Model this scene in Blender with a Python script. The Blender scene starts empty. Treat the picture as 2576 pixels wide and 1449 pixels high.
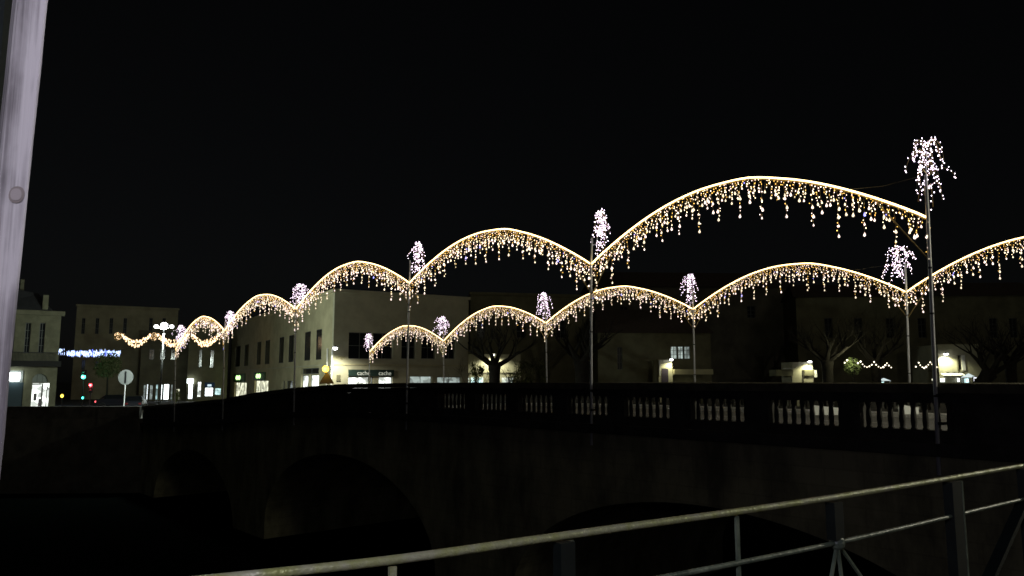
import bpy, bmesh, math, random
from mathutils import Vector, Matrix
random.seed(7)
R = math.radians
sc = bpy.context.scene
C = sc.collection
PI = math.pi

# ------------------------------------------------------------------ camera
FPX = 1900.0 / 2576.0                       # focal length in image widths
TH = math.atan(233.5 / 1900.0)              # pitched up
cam = bpy.data.cameras.new('camera'); cam_o = bpy.data.objects.new('camera', cam); C.objects.link(cam_o)
cam.sensor_width = 36; cam.lens = 36 * FPX; cam.clip_start = 0.05; cam.clip_end = 2000
cam_o.location = (0, 0, 0); cam_o.rotation_euler = (PI / 2 + TH, 0, 0)
sc.camera = cam_o

# ------------------------------------------------------------------ sky, moon-weak sun, exposure
w = bpy.data.worlds.new('World'); sc.world = w; w.use_nodes = True
nt = w.node_tree; bg = nt.nodes['Background']
sky = nt.nodes.new('ShaderNodeTexSky'); sky.sky_type = 'NISHITA'; sky.sun_disc = False
SUN_EL, SUN_ROT = R(28), R(147)
sky.sun_elevation = SUN_EL; sky.sun_rotation = SUN_ROT
hs = nt.nodes.new('ShaderNodeHueSaturation'); hs.inputs['Saturation'].default_value = 0.30
nt.links.new(sky.outputs[0], hs.inputs['Color']); nt.links.new(hs.outputs[0], bg.inputs['Color'])
bg.inputs['Strength'].default_value = 0.00045
sun = bpy.data.lights.new('sun', 'SUN'); sun.energy = 0.046; sun.angle = R(15); sun.color = (1, .95, .8)
sun_o = bpy.data.objects.new('sun', sun); C.objects.link(sun_o)
sd = Vector((math.sin(SUN_ROT) * math.cos(SUN_EL), math.cos(SUN_ROT) * math.cos(SUN_EL), math.sin(SUN_EL)))
sun_o.rotation_euler = sd.to_track_quat('Z', 'Y').to_euler()
sc.view_settings.view_transform = 'Standard'; sc.view_settings.look = 'None'
sc.view_settings.exposure = 0; sc.view_settings.gamma = 1; sc.view_settings.use_curve_mapping = False
try:
    sc.cycles.use_denoising = True
    sc.cycles.sample_clamp_indirect = 5.0
    sc.cycles.max_bounces = 5
    sc.cycles.filter_width = 1.6
except Exception:
    pass

# ------------------------------------------------------------------ measuring
def ray(px, py):
    a = (px - 1288) / 1900.0; b = (724.5 - py) / 1900.0
    return Vector((a, math.cos(TH) - b * math.sin(TH), math.sin(TH) + b * math.cos(TH)))
def at(px, py, Y):
    d = ray(px, py); return d * (Y / d.y)

class Frame:
    """upright plane: origin on the ground plan, direction u along it, n towards the viewer"""
    def __init__(s, o, deg):
        s.o = Vector((o[0], o[1], 0)); a = R(deg)
        s.u = Vector((math.cos(a), math.sin(a), 0)); s.n = Vector((math.sin(a), -math.cos(a), 0))
    def P(s, u, v, w=0):
        return s.o + s.u * u + s.n * w + Vector((0, 0, v))
    def uv(s, px, py):
        d = ray(px, py); k = s.o.dot(s.n) / d.dot(s.n); p = d * k
        return (p - s.o).dot(s.u), p.z

# ------------------------------------------------------------------ materials
MAT = {}
def mat(name, col, rough=.8, metal=0, emit=None, es=0, noise=0, nscale=3, bump=0, bscale=20, stretch=(1, 1, 1), col2=None, sample='AUTO', spec=.3):
    if name in MAT: return MAT[name]
    m = bpy.data.materials.new(name); m.use_nodes = True; n = m.node_tree; b = n.nodes['Principled BSDF']
    b.inputs['Base Color'].default_value = (*col, 1); b.inputs['Roughness'].default_value = rough
    b.inputs['Metallic'].default_value = metal; b.inputs['Specular IOR Level'].default_value = spec
    if emit:
        b.inputs['Emission Color'].default_value = (*emit, 1); b.inputs['Emission Strength'].default_value = es
        m.cycles.emission_sampling = sample
    if noise or bump:
        tc = n.nodes.new('ShaderNodeTexCoord'); mp = n.nodes.new('ShaderNodeMapping'); mp.inputs['Scale'].default_value = stretch
        n.links.new(tc.outputs['Object'], mp.inputs['Vector'])
    if noise:
        tx = n.nodes.new('ShaderNodeTexNoise'); tx.inputs['Scale'].default_value = nscale; tx.inputs['Detail'].default_value = 8
        tx.inputs['Roughness'].default_value = .65
        n.links.new(mp.outputs[0], tx.inputs['Vector'])
        cr = n.nodes.new('ShaderNodeValToRGB'); c2 = col2 or tuple(c * (1 - noise) for c in col)
        cr.color_ramp.elements[0].color = (*c2, 1); cr.color_ramp.elements[1].color = (*col, 1)
        cr.color_ramp.elements[0].position = .36; cr.color_ramp.elements[1].position = .62
        n.links.new(tx.outputs[0], cr.inputs[0]); n.links.new(cr.outputs[0], b.inputs['Base Color'])
    if bump:
        t2 = n.nodes.new('ShaderNodeTexNoise'); t2.inputs['Scale'].default_value = bscale; t2.inputs['Detail'].default_value = 6
        n.links.new(mp.outputs[0], t2.inputs['Vector'])
        bp = n.nodes.new('ShaderNodeBump'); bp.inputs['Strength'].default_value = bump; bp.inputs['Distance'].default_value = .02
        n.links.new(t2.outputs[0], bp.inputs['Height']); n.links.new(bp.outputs[0], b.inputs['Normal'])
    MAT[name] = m
    return m
def lit(name, col, s, sample='AUTO'):
    return mat(name, (.6, .6, .6), .5, emit=col, es=s, sample=sample)

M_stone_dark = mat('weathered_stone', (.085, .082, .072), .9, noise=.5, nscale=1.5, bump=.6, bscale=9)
M_coping = mat('warm_lit_coping_stone', (.15, .14, .10), .9, noise=.5, nscale=2, bump=.5, bscale=9)  # warm light spill put into the coping's lighter colour
M_ashlar = mat('ashlar_stone', (.58, .55, .33), .95, noise=.6, nscale=.8, bump=.7, bscale=6, col2=(.22, .21, .13), stretch=(1, 1, .45))  # pale yellowish lichen tone, lightened to stand in for light on lower wall
M_deck = mat('asphalt', (.24, .24, .23), .75, noise=.3, nscale=4, bump=.4, bscale=60)
M_pave = mat('pale_paving', (.6, .6, .57), .8, noise=.3, nscale=5)
M_paint = mat('road_paint', (.75, .75, .72), .7, noise=.15, nscale=8)
M_water = mat('river_water', (.0015, .002, .0018), .12, spec=0)
M_soil = mat('ground_paving', (.13, .125, .11), .85, noise=.4, nscale=.5)
M_quay = mat('quay_stone', (.10, .095, .08), .9, noise=.5, nscale=1)
M_ochre = mat('ochre_render', (.46, .42, .26), .9, noise=.25, nscale=.6, bump=.3, bscale=12)
M_cream = mat('cream_render', (.44, .42, .30), .9, noise=.18, nscale=.8, bump=.3, bscale=12)
M_old = mat('old_plaster', (.19, .18, .11), .9, noise=.35, nscale=.5, bump=.3, bscale=10)
M_grim = mat('grimy_plaster', (.14, .13, .10), .9, noise=.4, nscale=.4)
M_limest = mat('limestone', (.22, .215, .14), .9, noise=.3, nscale=1.2, bump=.4, bscale=14)
M_slate = mat('slate_roof', (.07, .07, .075), .7, noise=.3, nscale=3)
M_tile = mat('tile_roof', (.12, .09, .07), .85, noise=.3, nscale=3)
M_dpane = mat('dark_glass', (.012, .014, .016), .12, spec=.5)
M_frame = mat('window_frame_paint', (.16, .17, .16), .6)
M_white = mat('white_paint', (.75, .75, .72), .5)
M_galv = mat('galvanised_steel', (.88, .89, .9), .4, .05, noise=.25, nscale=12, stretch=(1, 1, .2))
M_black = mat('black_metal', (.02, .02, .022), .5)
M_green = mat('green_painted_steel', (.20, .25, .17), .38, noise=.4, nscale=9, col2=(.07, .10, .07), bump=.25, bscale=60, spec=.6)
M_greend = mat('dark_green_steel', (.008, .013, .010), .6, noise=.4, nscale=9)  # near-black colour carries the unlit look of the wide posts' faces
M_rail = mat('worn_handrail_metal', (.42, .44, .29), .32, .2, noise=.3, nscale=10, col2=(.34, .38, .13), bump=.35, bscale=70)
M_bark = mat('dark_bark', (.032, .028, .022), .95, noise=.5, nscale=3, bump=.8, bscale=12)
M_leaf = mat('shrub_leaf', (.11, .12, .035), .6, noise=.5, nscale=2)
M_asph = mat('street_asphalt', (.09, .088, .08), .6, noise=.3, nscale=1)
M_cable = mat('dark_cable', (.05, .05, .045), .6)
M_goldwire = mat('gilt_wire', (.5, .38, .16), .45, .6)
M_awn = mat('white_awning_cloth', (.78, .76, .66), .8)

E_rope = lit('warm_rope_light', (1, .70, .30), 6.0)
E_led = lit('warm_led', (1, .80, .52), 5.5)
E_led2 = lit('rosy_white_led', (1, .72, .62), 5.0, 'NONE')
E_ledg = lit('amber_led', (1, .55, .10), 3.2, 'NONE')
E_ledb = lit('blue_led', (.25, .25, 1), 5.0, 'NONE')
E_star = lit('cool_white_led', (1, .80, 1), 8.0, 'NONE')
E_glassb = lit('glowing_glass_drop', (1, .80, .55), 1.7)
E_glassp = lit('rosy_glass_drop', (1, .76, .66), 2.2, 'NONE')
E_shop = lit('shop_light', (.93, 1, .93), 2.2)
E_shopdim = lit('dim_shop_light', (.70, .85, .80), .55)
E_shopw = lit('warm_shop_light', (1, 1, .72), 1.3)
E_shopc = lit('cool_shop_light', (.65, 1, 1), 1.5)
E_white = lit('white_sign_light', (.9, 1, 1), 4)
E_grn = lit('green_neon', (.55, 1, .35), 2.2)
E_lamp = lit('lamp_glass', (.95, .97, 1), 14)
E_warml = lit('warm_lamp_glass', (1, .97, .75), 10)
E_amber = lit('amber_lamp', (1, .62, .05), 5)
E_tgreen = lit('traffic_green', (.06, 1, .70), 7)
E_tred = lit('traffic_red', (1, .08, .10), 4)
E_blue = lit('blue_white_led', (.45, .58, 1), 3.2)
E_orange = lit('orange_led', (1, .66, .36), 3.4)

# ------------------------------------------------------------------ mesh building
def vary(m, lo, hi, sc):
    n = m.node_tree; b = n.nodes['Principled BSDF']; st = b.inputs['Emission Strength'].default_value
    tc = n.nodes.new('ShaderNodeTexCoord'); v = n.nodes.new('ShaderNodeTexVoronoi'); v.inputs['Scale'].default_value = sc; n.links.new(tc.outputs['Object'], v.inputs['Vector'])
    mr = n.nodes.new('ShaderNodeMapRange'); mr.inputs['To Min'].default_value = st * lo; mr.inputs['To Max'].default_value = st * hi
    sp = n.nodes.new('ShaderNodeSeparateColor'); n.links.new(v.outputs['Color'], sp.inputs[0]); n.links.new(sp.outputs[0], mr.inputs['Value']); n.links.new(mr.outputs[0], b.inputs['Emission Strength'])
for m_ in (E_shop, E_shopw, E_shopdim, E_shopc): vary(m_, .12, 1.15, 2.2)

class MB:
    def __init__(s): s.v = []; s.f = []; s.m = []
    def face(s, pts, mi=0):
        k = len(s.v); s.v += [Vector(p) for p in pts]; s.f.append(tuple(range(k, k + len(pts)))); s.m.append(mi)
    def hexa(s, p, mi=0):      # p: 4 bottom (ccw from above), 4 top
        k = len(s.v); s.v += [Vector(q) for q in p]
        for a in ((3, 2, 1, 0), (4, 5, 6, 7), (0, 1, 5, 4), (1, 2, 6, 5), (2, 3, 7, 6), (3, 0, 4, 7)):
            s.f.append(tuple(k + i for i in a)); s.m.append(mi)
        return s
    def fbox(s, F, u0, u1, v0, v1, w0, w1, mi=0):
        P = F.P
        return s.hexa([P(u0, v0, w1), P(u1, v0, w1), P(u1, v0, w0), P(u0, v0, w0),
                       P(u0, v1, w1), P(u1, v1, w1), P(u1, v1, w0), P(u0, v1, w0)], mi)
    def box(s, c, d, rz=0, mi=0):
        c = Vector(c); q = Matrix.Rotation(rz, 3, 'Z'); x, y, z = d[0] / 2, d[1] / 2, d[2] / 2
        return s.hexa([c + q @ Vector(p) for p in ((-x, -y, -z), (x, -y, -z), (x, y, -z), (-x, y, -z), (-x, -y, z), (x, -y, z), (x, y, z), (-x, y, z))], mi)
    def bar(s, a, b, wd, hg, up=Vector((0, 0, 1)), mi=0):
        a, b = Vector(a), Vector(b); d = (b - a).normalized(); x = d.cross(up).normalized() * wd / 2; y = x.cross(d).normalized() * hg / 2
        return s.hexa([a - x - y, a + x - y, b + x - y, b - x - y, a - x + y, a + x + y, b + x + y, b - x + y], mi)
    def tube(s, pts, r, n=8, cap=True, mi=0):
        pts = [Vector(p) for p in pts]; k0 = len(s.v); N = len(pts)
        rr = r if isinstance(r, (list, tuple)) else [r] * N
        for i, p in enumerate(pts):
            d = (pts[min(i + 1, N - 1)] - pts[max(i - 1, 0)]).normalized()
            ref = Vector((0, 0, 1)) if abs(d.z) < .95 else Vector((1, 0, 0))
            x = d.cross(ref).normalized(); y = x.cross(d)
            for j in range(n):
                a = 2 * PI * j / n; s.v.append(p + (x * math.cos(a) + y * math.sin(a)) * rr[i])
        for i in range(N - 1):
            for j in range(n):
                j2 = (j + 1) % n; s.f.append((k0 + i * n + j, k0 + i * n + j2, k0 + (i + 1) * n + j2, k0 + (i + 1) * n + j)); s.m.append(mi)
        if cap:
            s.f.append(tuple(k0 + j for j in reversed(range(n)))); s.m.append(mi)
            s.f.append(tuple(k0 + (N - 1) * n + j for j in range(n))); s.m.append(mi)
        return s
    def lathe(s, c, prof, n=10, mi=0):
        c = Vector(c); k0 = len(s.v)
        for r, z in prof:
            for j in range(n):
                a = 2 * PI * j / n; s.v.append(c + Vector((r * math.cos(a), r * math.sin(a), z)))
        for i in range(len(prof) - 1):
            for j in range(n):
                j2 = (j + 1) % n; s.f.append((k0 + i * n + j, k0 + i * n + j2, k0 + (i + 1) * n + j2, k0 + (i + 1) * n + j)); s.m.append(mi)
        s.f.append(tuple(k0 + j for j in reversed(range(n)))); s.m.append(mi)
        s.f.append(tuple(k0 + (len(prof) - 1) * n + j for j in range(n))); s.m.append(mi)
        return s
    def octa(s, c, r, mi=0, rz=None):
        c = Vector(c); k = len(s.v); rz = rz or r
        s.v += [c + Vector(p) for p in ((r, 0, 0), (0, r, 0), (-r, 0, 0), (0, -r, 0), (0, 0, rz), (0, 0, -rz))]
        for a in ((0, 1, 4), (1, 2, 4), (2, 3, 4), (3, 0, 4), (1, 0, 5), (2, 1, 5), (3, 2, 5), (0, 3, 5)):
            s.f.append(tuple(k + i for i in a)); s.m.append(mi)
    def ball(s, c, r, n=10, m=6, sz=1, mi=0):
        prof = [(max(r * math.sin(PI * i / m), r * .02), -r * sz * math.cos(PI * i / m)) for i in range(m + 1)]
        return s.lathe(c, prof, n, mi)
    def mesh(s, name, mats, org=Vector((0, 0, 0)), smooth=False):
        me = bpy.data.meshes.new(name); me.from_pydata([tuple(v - org) for v in s.v], [], s.f)
        for m in (mats if isinstance(mats, (list, tuple)) else [mats]): me.materials.append(m)
        me.polygons.foreach_set('material_index', s.m)
        if smooth: me.polygons.foreach_set('use_smooth', [True] * len(s.f))
        me.update(); return me
    def build(s, name, mats, parent=None, smooth=False, **kw):
        org = wloc(parent) if parent else Vector((0, 0, 0))
        if not parent and s.v and kw.get('org'): org = Vector(kw['org'])
        o = bpy.data.objects.new(name, s.mesh(name, mats, org, smooth)); C.objects.link(o)
        if parent: o.parent = parent
        elif kw.get('org'): o.location = org
        for k in ('label', 'category', 'group', 'kind'):
            if kw.get(k): o[k] = kw[k]
        return o
def wloc(o):
    v = Vector(o.location)
    while o.parent: o = o.parent; v = v + Vector(o.location)
    return v
def thing(name, loc, label, cat, group=None):
    o = bpy.data.objects.new(name, None); C.objects.link(o); o.location = loc; o.empty_display_size = .3
    o['label'] = label; o['category'] = cat
    if group: o['group'] = group
    return o
def inst(name, me, loc, parent, rot=None, label=None):
    o = bpy.data.objects.new(name, me); C.objects.link(o); o.parent = parent; o.location = Vector(loc) - wloc(parent)
    if rot: o.rotation_euler = rot
    if label: o['label'] = label
    return o
def structure(mb, name, m): return mb.build(name, m, kind='structure')
def lamp(name, loc, power, color, parent=None, radius=.1, spot=None, target=None):
    l = bpy.data.lights.new(name, 'SPOT' if spot else 'POINT'); l.energy = power; l.color = color; l.shadow_soft_size = radius
    if spot: l.spot_size = R(spot); l.spot_blend = .6
    o = bpy.data.objects.new(name, l); C.objects.link(o)
    o.location = Vector(loc) - (wloc(parent) if parent else Vector())
    if parent: o.parent = parent
    if target is not None: o.rotation_euler = (Vector(loc) - Vector(target)).to_track_quat('Z', 'Y').to_euler()
    return o
def text_mesh(F, txt, u, v, size, wd, m, name, parent, width=None, align='LEFT'):
    cu = bpy.data.curves.new(name, 'FONT'); cu.body = txt; cu.size = size; cu.extrude = .01; cu.align_x = align
    if width: cu.space_character = width
    t = bpy.data.objects.new('tmp', cu); C.objects.link(t)
    dg = bpy.context.evaluated_depsgraph_get(); me = bpy.data.meshes.new_from_object(t.evaluated_get(dg))
    bpy.data.objects.remove(t); me.materials.clear(); me.materials.append(m)
    X = F.u; Z = F.n; Mx = Matrix(((X.x, 0, Z.x, 0), (X.y, 0, Z.y, 0), (0, 1, 0, 0), (0, 0, 0, 1)))
    org = wloc(parent); p = F.P(u, v, wd) - org
    me.transform(Matrix.Translation(p) @ Mx)
    o = bpy.data.objects.new(name, me); C.objects.link(o); o.parent = parent
    return o

def wall_holes(mb, F, u0, u1, v0, v1, holes, dep=.3, mi=0):
    us = sorted({u0, u1, *[h[0] for h in holes], *[h[1] for h in holes]}); vs = sorted({v0, v1, *[h[2] for h in holes], *[h[3] for h in holes]})
    us = [u for u in us if u0 <= u <= u1]; vs = [v for v in vs if v0 <= v <= v1]
    for i in range(len(us) - 1):
        for j in range(len(vs) - 1):
            cu, cv = (us[i] + us[i + 1]) / 2, (vs[j] + vs[j + 1]) / 2
            if any(h[0] < cu < h[1] and h[2] < cv < h[3] for h in holes): continue
            mb.face([F.P(us[i], vs[j]), F.P(us[i + 1], vs[j]), F.P(us[i + 1], vs[j + 1]), F.P(us[i], vs[j + 1])], mi)
    for a, b, c, d in [h[:4] for h in holes]:
        P = F.P
        mb.face([P(a, c), P(a, d), P(a, d, -dep), P(a, c, -dep)], mi); mb.face([P(b, c, -dep), P(b, d, -dep), P(b, d), P(b, c)], mi)
        mb.face([P(a, d), P(b, d), P(b, d, -dep), P(a, d, -dep)], mi); mb.face([P(a, c, -dep), P(b, c, -dep), P(b, c), P(a, c)], mi)

def window(F, h, parent, pane=None, bars=(1, 1), frame=None, dep=.22, name='window'):
    a, b, c, d = h[:4]; t = .06; fm = MB()
    fm.fbox(F, a, a + t, c, d, -dep - .05, -dep); fm.fbox(F, b - t, b, c, d, -dep - .05, -dep)
    fm.fbox(F, a + t, b - t, d - t, d, -dep - .05, -dep); fm.fbox(F, a + t, b - t, c, c + t, -dep - .05, -dep)
    for i in range(1, bars[0] + 1):
        u = a + (b - a) * i / (bars[0] + 1); fm.fbox(F, u - .025, u + .025, c + t, d - t, -dep - .045, -dep - .005)
    for j in range(1, bars[1] + 1):
        v = c + (d - c) * j / (bars[1] + 1); fm.fbox(F, a + t, b - t, v - .02, v + .02, -dep - .04, -dep - .01)
    o = fm.build(name, frame or M_frame, parent)
    MB().fbox(F, a + .01, b - .01, c + .01, d - .01, -dep - .08, -dep - .055).build('pane', pane or M_dpane, o)
    return o

# ------------------------------------------------------------------ bridge geometry
PH = math.atan(1688 / 1900 * math.cos(TH)); L0 = 18.0; WID = 13.0
BD = Vector((-math.sin(PH), math.cos(PH), 0)); BN = Vector((math.cos(PH), math.sin(PH), 0))
def BP(t, w, z): return BD * t + BN * (L0 + w) + Vector((0, 0, z))      # w 0 = outer face of near parapet
def bt(px, py, w):                                                       # t and height of the ray on plane w
    d = ray(px, py); k = (L0 + w) / d.dot(BN); p = d * k
    return p.dot(BD), p.z
TOPS = [bt(px, py, 0) for px, py in ((2560, 966), (1700, 964), (1205, 962), (1030, 963), (860, 966), (744, 975), (640, 988), (565, 1003), (440, 1016), (362, 1022))]
TOPS = [(-60, TOPS[0][1])] + TOPS + [(90, TOPS[-1][1])]
def ztop(t):
    for (a, za), (b, zb) in zip(TOPS, TOPS[1:]):
        if t <= b: return za + (zb - za) * (t - a) / (b - a)
    return TOPS[-1][1]
T0, T1 = -14.0, TOPS[-2][0]
COP, RAILH, OPEN = .20, .22, .60           # coping, top rail, opening heights
STREET = ztop(T1) - .95
WATER = -8.6

# ---- ground, water, quay
g = MB()
E1 = BP(T1, -.3, 0); E2 = BP(T1, WID + .3, 0)
edge = [(-900, E1.y - 14), (-60, E1.y - 1), (E1.x, E1.y), (E2.x, E2.y), (E2.x + 14, E2.y + 3), (900, E2.y + 10)]
for (xa, ya), (xb, yb) in zip(edge, edge[1:]):
    g.face([(xa, ya, STREET), (xb, yb, STREET), (xb * 1.6, 1500, STREET), (xa * 1.6, 1500, STREET)])
structure(g, 'ground', M_soil)
q = MB()
for (xa, ya), (xb, yb) in zip(edge, edge[1:]):
    q.face([(xa, ya, WATER - 2), (xb, yb, WATER - 2), (xb, yb, STREET), (xa, ya, STREET)])
structure(q, 'quay_wall_face', M_quay)
wt = MB(); wt.face([(-900, -300, WATER), (900, -300, WATER), (900, 90, WATER), (-900, 90, WATER)]); structure(wt, 'river_water', M_water)
rb = MB(); rb.face([(-900, -300, WATER - 1.9), (900, -300, WATER - 1.9), (900, 90, WATER - 1.9), (-900, 90, WATER - 1.9)]); structure(rb, 'riverbed', M_soil)
st = MB(); 
def strip(mb, t0, t1, w0, w1, dz, step=2, mi=0):
    n = max(1, int((t1 - t0) / step))
    for i in range(n):
        a = t0 + (t1 - t0) * i / n; b = t0 + (t1 - t0) * (i + 1) / n
        za, zb = ztop(a) - 1.20 + dz, ztop(b) - 1.20 + dz
        mb.face([BP(a, w0, za), BP(b, w0, zb), BP(b, w1, zb), BP(a, w1, za)][::-1])
strip(st, T0 - 10, T1, 1.9, WID - 1.9, -.04); structure(st, 'bridge_road', M_deck)
st = MB(); st.face([BP(T1, 1, STREET + .006), BP(T1 + 60, 1, STREET + .006), BP(T1 + 60, WID - 1, STREET + .006), BP(T1, WID - 1, STREET + .006)][::-1]); structure(st, 'street', M_asph)
pv = MB(); strip(pv, T0 - 10, T1, .30, 1.75, .08); strip(pv, T0 - 10, T1, WID - 1.75, WID - .30, .08)
structure(pv, 'bridge_pavement', M_pave)
kb = MB()
for w0, w1 in ((1.75, 1.9), (WID - 1.9, WID - 1.75)):
    n = 40
    for i in range(n):
        a = T0 - 10 + (T1 - T0 + 10) * i / n; b = T0 - 10 + (T1 - T0 + 10) * (i + 1) / n; za, zb = ztop(a) - 1.20, ztop(b) - 1.20
        kb.hexa([BP(a, w0, za - .2), BP(a, w1, za - .2), BP(b, w1, zb - .2), BP(b, w0, zb - .2), BP(a, w0, za + .09), BP(a, w1, za + .09), BP(b, w1, zb + .09), BP(b, w0, zb + .09)])
structure(kb, 'bridge_kerb', M_pave)
pm = MB(); 
for i in range(14):
    a = -8 + i * 4.5
    strip(pm, a, a + 2.2, WID / 2 - .08, WID / 2 + .08, -.034, 3)
strip(pm, T0, T1, 2.15, 2.28, -.034); strip(pm, T0, T1, WID - 2.28, WID - 2.15, -.034)
for i in range(7): strip(pm, 1.0, 4.2, 2.6 + i * 1.1, 3.15 + i * 1.1, -.034, 4)
structure(pm, 'road_markings', M_paint)

# ---- stone bridge
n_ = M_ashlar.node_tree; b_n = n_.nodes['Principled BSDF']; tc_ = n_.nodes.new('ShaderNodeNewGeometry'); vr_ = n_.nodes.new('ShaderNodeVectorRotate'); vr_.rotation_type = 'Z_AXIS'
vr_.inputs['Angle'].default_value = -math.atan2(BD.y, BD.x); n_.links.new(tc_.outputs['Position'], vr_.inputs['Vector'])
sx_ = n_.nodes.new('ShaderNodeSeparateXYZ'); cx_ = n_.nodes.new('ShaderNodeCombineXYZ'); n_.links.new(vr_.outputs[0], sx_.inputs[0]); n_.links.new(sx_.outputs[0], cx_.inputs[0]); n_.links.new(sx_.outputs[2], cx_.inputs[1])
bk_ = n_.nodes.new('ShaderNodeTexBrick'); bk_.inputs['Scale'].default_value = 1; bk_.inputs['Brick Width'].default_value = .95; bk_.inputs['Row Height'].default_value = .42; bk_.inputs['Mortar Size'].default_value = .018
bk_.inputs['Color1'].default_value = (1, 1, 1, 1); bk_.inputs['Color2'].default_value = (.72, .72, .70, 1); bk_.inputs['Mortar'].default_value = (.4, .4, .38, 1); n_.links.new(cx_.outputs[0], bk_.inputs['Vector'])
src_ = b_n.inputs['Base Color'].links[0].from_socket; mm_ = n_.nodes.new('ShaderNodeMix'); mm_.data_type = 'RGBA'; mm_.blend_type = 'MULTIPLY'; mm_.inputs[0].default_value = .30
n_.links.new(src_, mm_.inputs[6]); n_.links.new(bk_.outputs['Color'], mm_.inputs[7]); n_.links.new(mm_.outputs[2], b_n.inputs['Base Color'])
bridge = thing('stone_bridge', BP(T0, 0, WATER), 'long humped stone bridge with baluster parapets and arches over the dark river', 'bridge')
CR = [(-7.5, 8.0), (12.5, 8.0), (33.0, 8.0), (53.0, 7.6)]   # crown t, half span
def intr(t):
    for c, h in CR:
        x = abs(t - c) / h
        if x < 1: return -3.35 + min(0, ztop(c)) * .9 - 4.1 * (1 - math.sqrt(1 - x * x))
    return None
def face_top(t): return ztop(t) - 1.55
ts = [T0 - 10]
while ts[-1] < T1 + .6: ts.append(ts[-1] + .25)
for c, h in CR: ts += [c - h + .001, c + h - .001, c - h + .06, c + h - .06, c - h - .001, c + h + .001]
ts = sorted(ts)
bw = MB()
for a, b in zip(ts, ts[1:]):
    m_ = (a + b) / 2; inn = intr(m_)
    if inn is None: ba = bb = WATER - 1.8
    else: ba = intr(a) or WATER - 1.8; bb = intr(b) or WATER - 1.8
    if inn is not None:
        ba = intr(a) if intr(a) is not None else -3.35 + min(0, ztop(m_)) - 4.1
        bb = intr(b) if intr(b) is not None else -3.35 + min(0, ztop(m_)) - 4.1
    ta, tb = face_top(a), face_top(b)
    bw.face([BP(b, .05, bb), BP(a, .05, ba), BP(a, .05, ta), BP(b, .05, tb)])
    bw.face([BP(a, WID - .05, ba), BP(b, WID - .05, bb), BP(b, WID - .05, tb), BP(a, WID - .05, ta)])
    if inn is not None: bw.face([BP(a, .05, ba), BP(b, .05, bb), BP(b, WID - .05, bb), BP(a, WID - .05, ba)])
    bw.face([BP(a, .05, ta), BP(b, .05, tb), BP(b, WID - .05, tb), BP(a, WID - .05, ta)])
for c, h in CR:
    for s_ in (-1, 1):
        t = c + s_ * h; zb = -3.35 + min(0, ztop(c)) * .9 - 4.1
        bw.face([BP(t, .05, WATER - 1.8), BP(t, WID - .05, WATER - 1.8), BP(t, WID - .05, zb), BP(t, .05, zb)])
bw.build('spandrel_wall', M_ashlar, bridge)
def long_piece(name, w0, w1, z0, z1, m, ta=T0 - 10, tb=T1 + .3, n=160):
    mb = MB(); k = 0; prev = None
    for i in range(n + 1):
        t = ta + (tb - ta) * i / n; z = ztop(t); k0 = len(mb.v)
        mb.v += [BP(t, w0, z + z0), BP(t, w1, z + z0), BP(t, w1, z + z1), BP(t, w0, z + z1)]
        if i:
            for j in range(4):
                j2 = (j + 1) % 4; mb.f.append((k0 - 4 + j, k0 + j, k0 + j2, k0 - 4 + j2)); mb.m.append(0)
        else: mb.f.append((0, 1, 2, 3)); mb.m.append(0)
    mb.f.append((k0 + 3, k0 + 2, k0 + 1, k0)); mb.m.append(0)
    return mb.build(name, m, bridge)
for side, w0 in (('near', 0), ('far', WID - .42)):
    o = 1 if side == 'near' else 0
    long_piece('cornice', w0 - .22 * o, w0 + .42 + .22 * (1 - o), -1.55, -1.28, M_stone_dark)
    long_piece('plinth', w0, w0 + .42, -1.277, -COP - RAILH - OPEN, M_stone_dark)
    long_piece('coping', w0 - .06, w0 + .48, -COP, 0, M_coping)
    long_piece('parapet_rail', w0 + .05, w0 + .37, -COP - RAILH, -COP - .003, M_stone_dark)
BAL = MB(); H_ = OPEN
BAL.lathe((0, 0, 0), [(.072, 0), (.072, .03), (.058, .045), (.060, .08), (.068, .18), (.066, .27), (.056, .40), (.050, .48), (.058, .50), (.058, .52), (.07, .56), (.07, H_)], 10)
bal_me = BAL.mesh('baluster', M_stone_dark, smooth=True)
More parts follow.
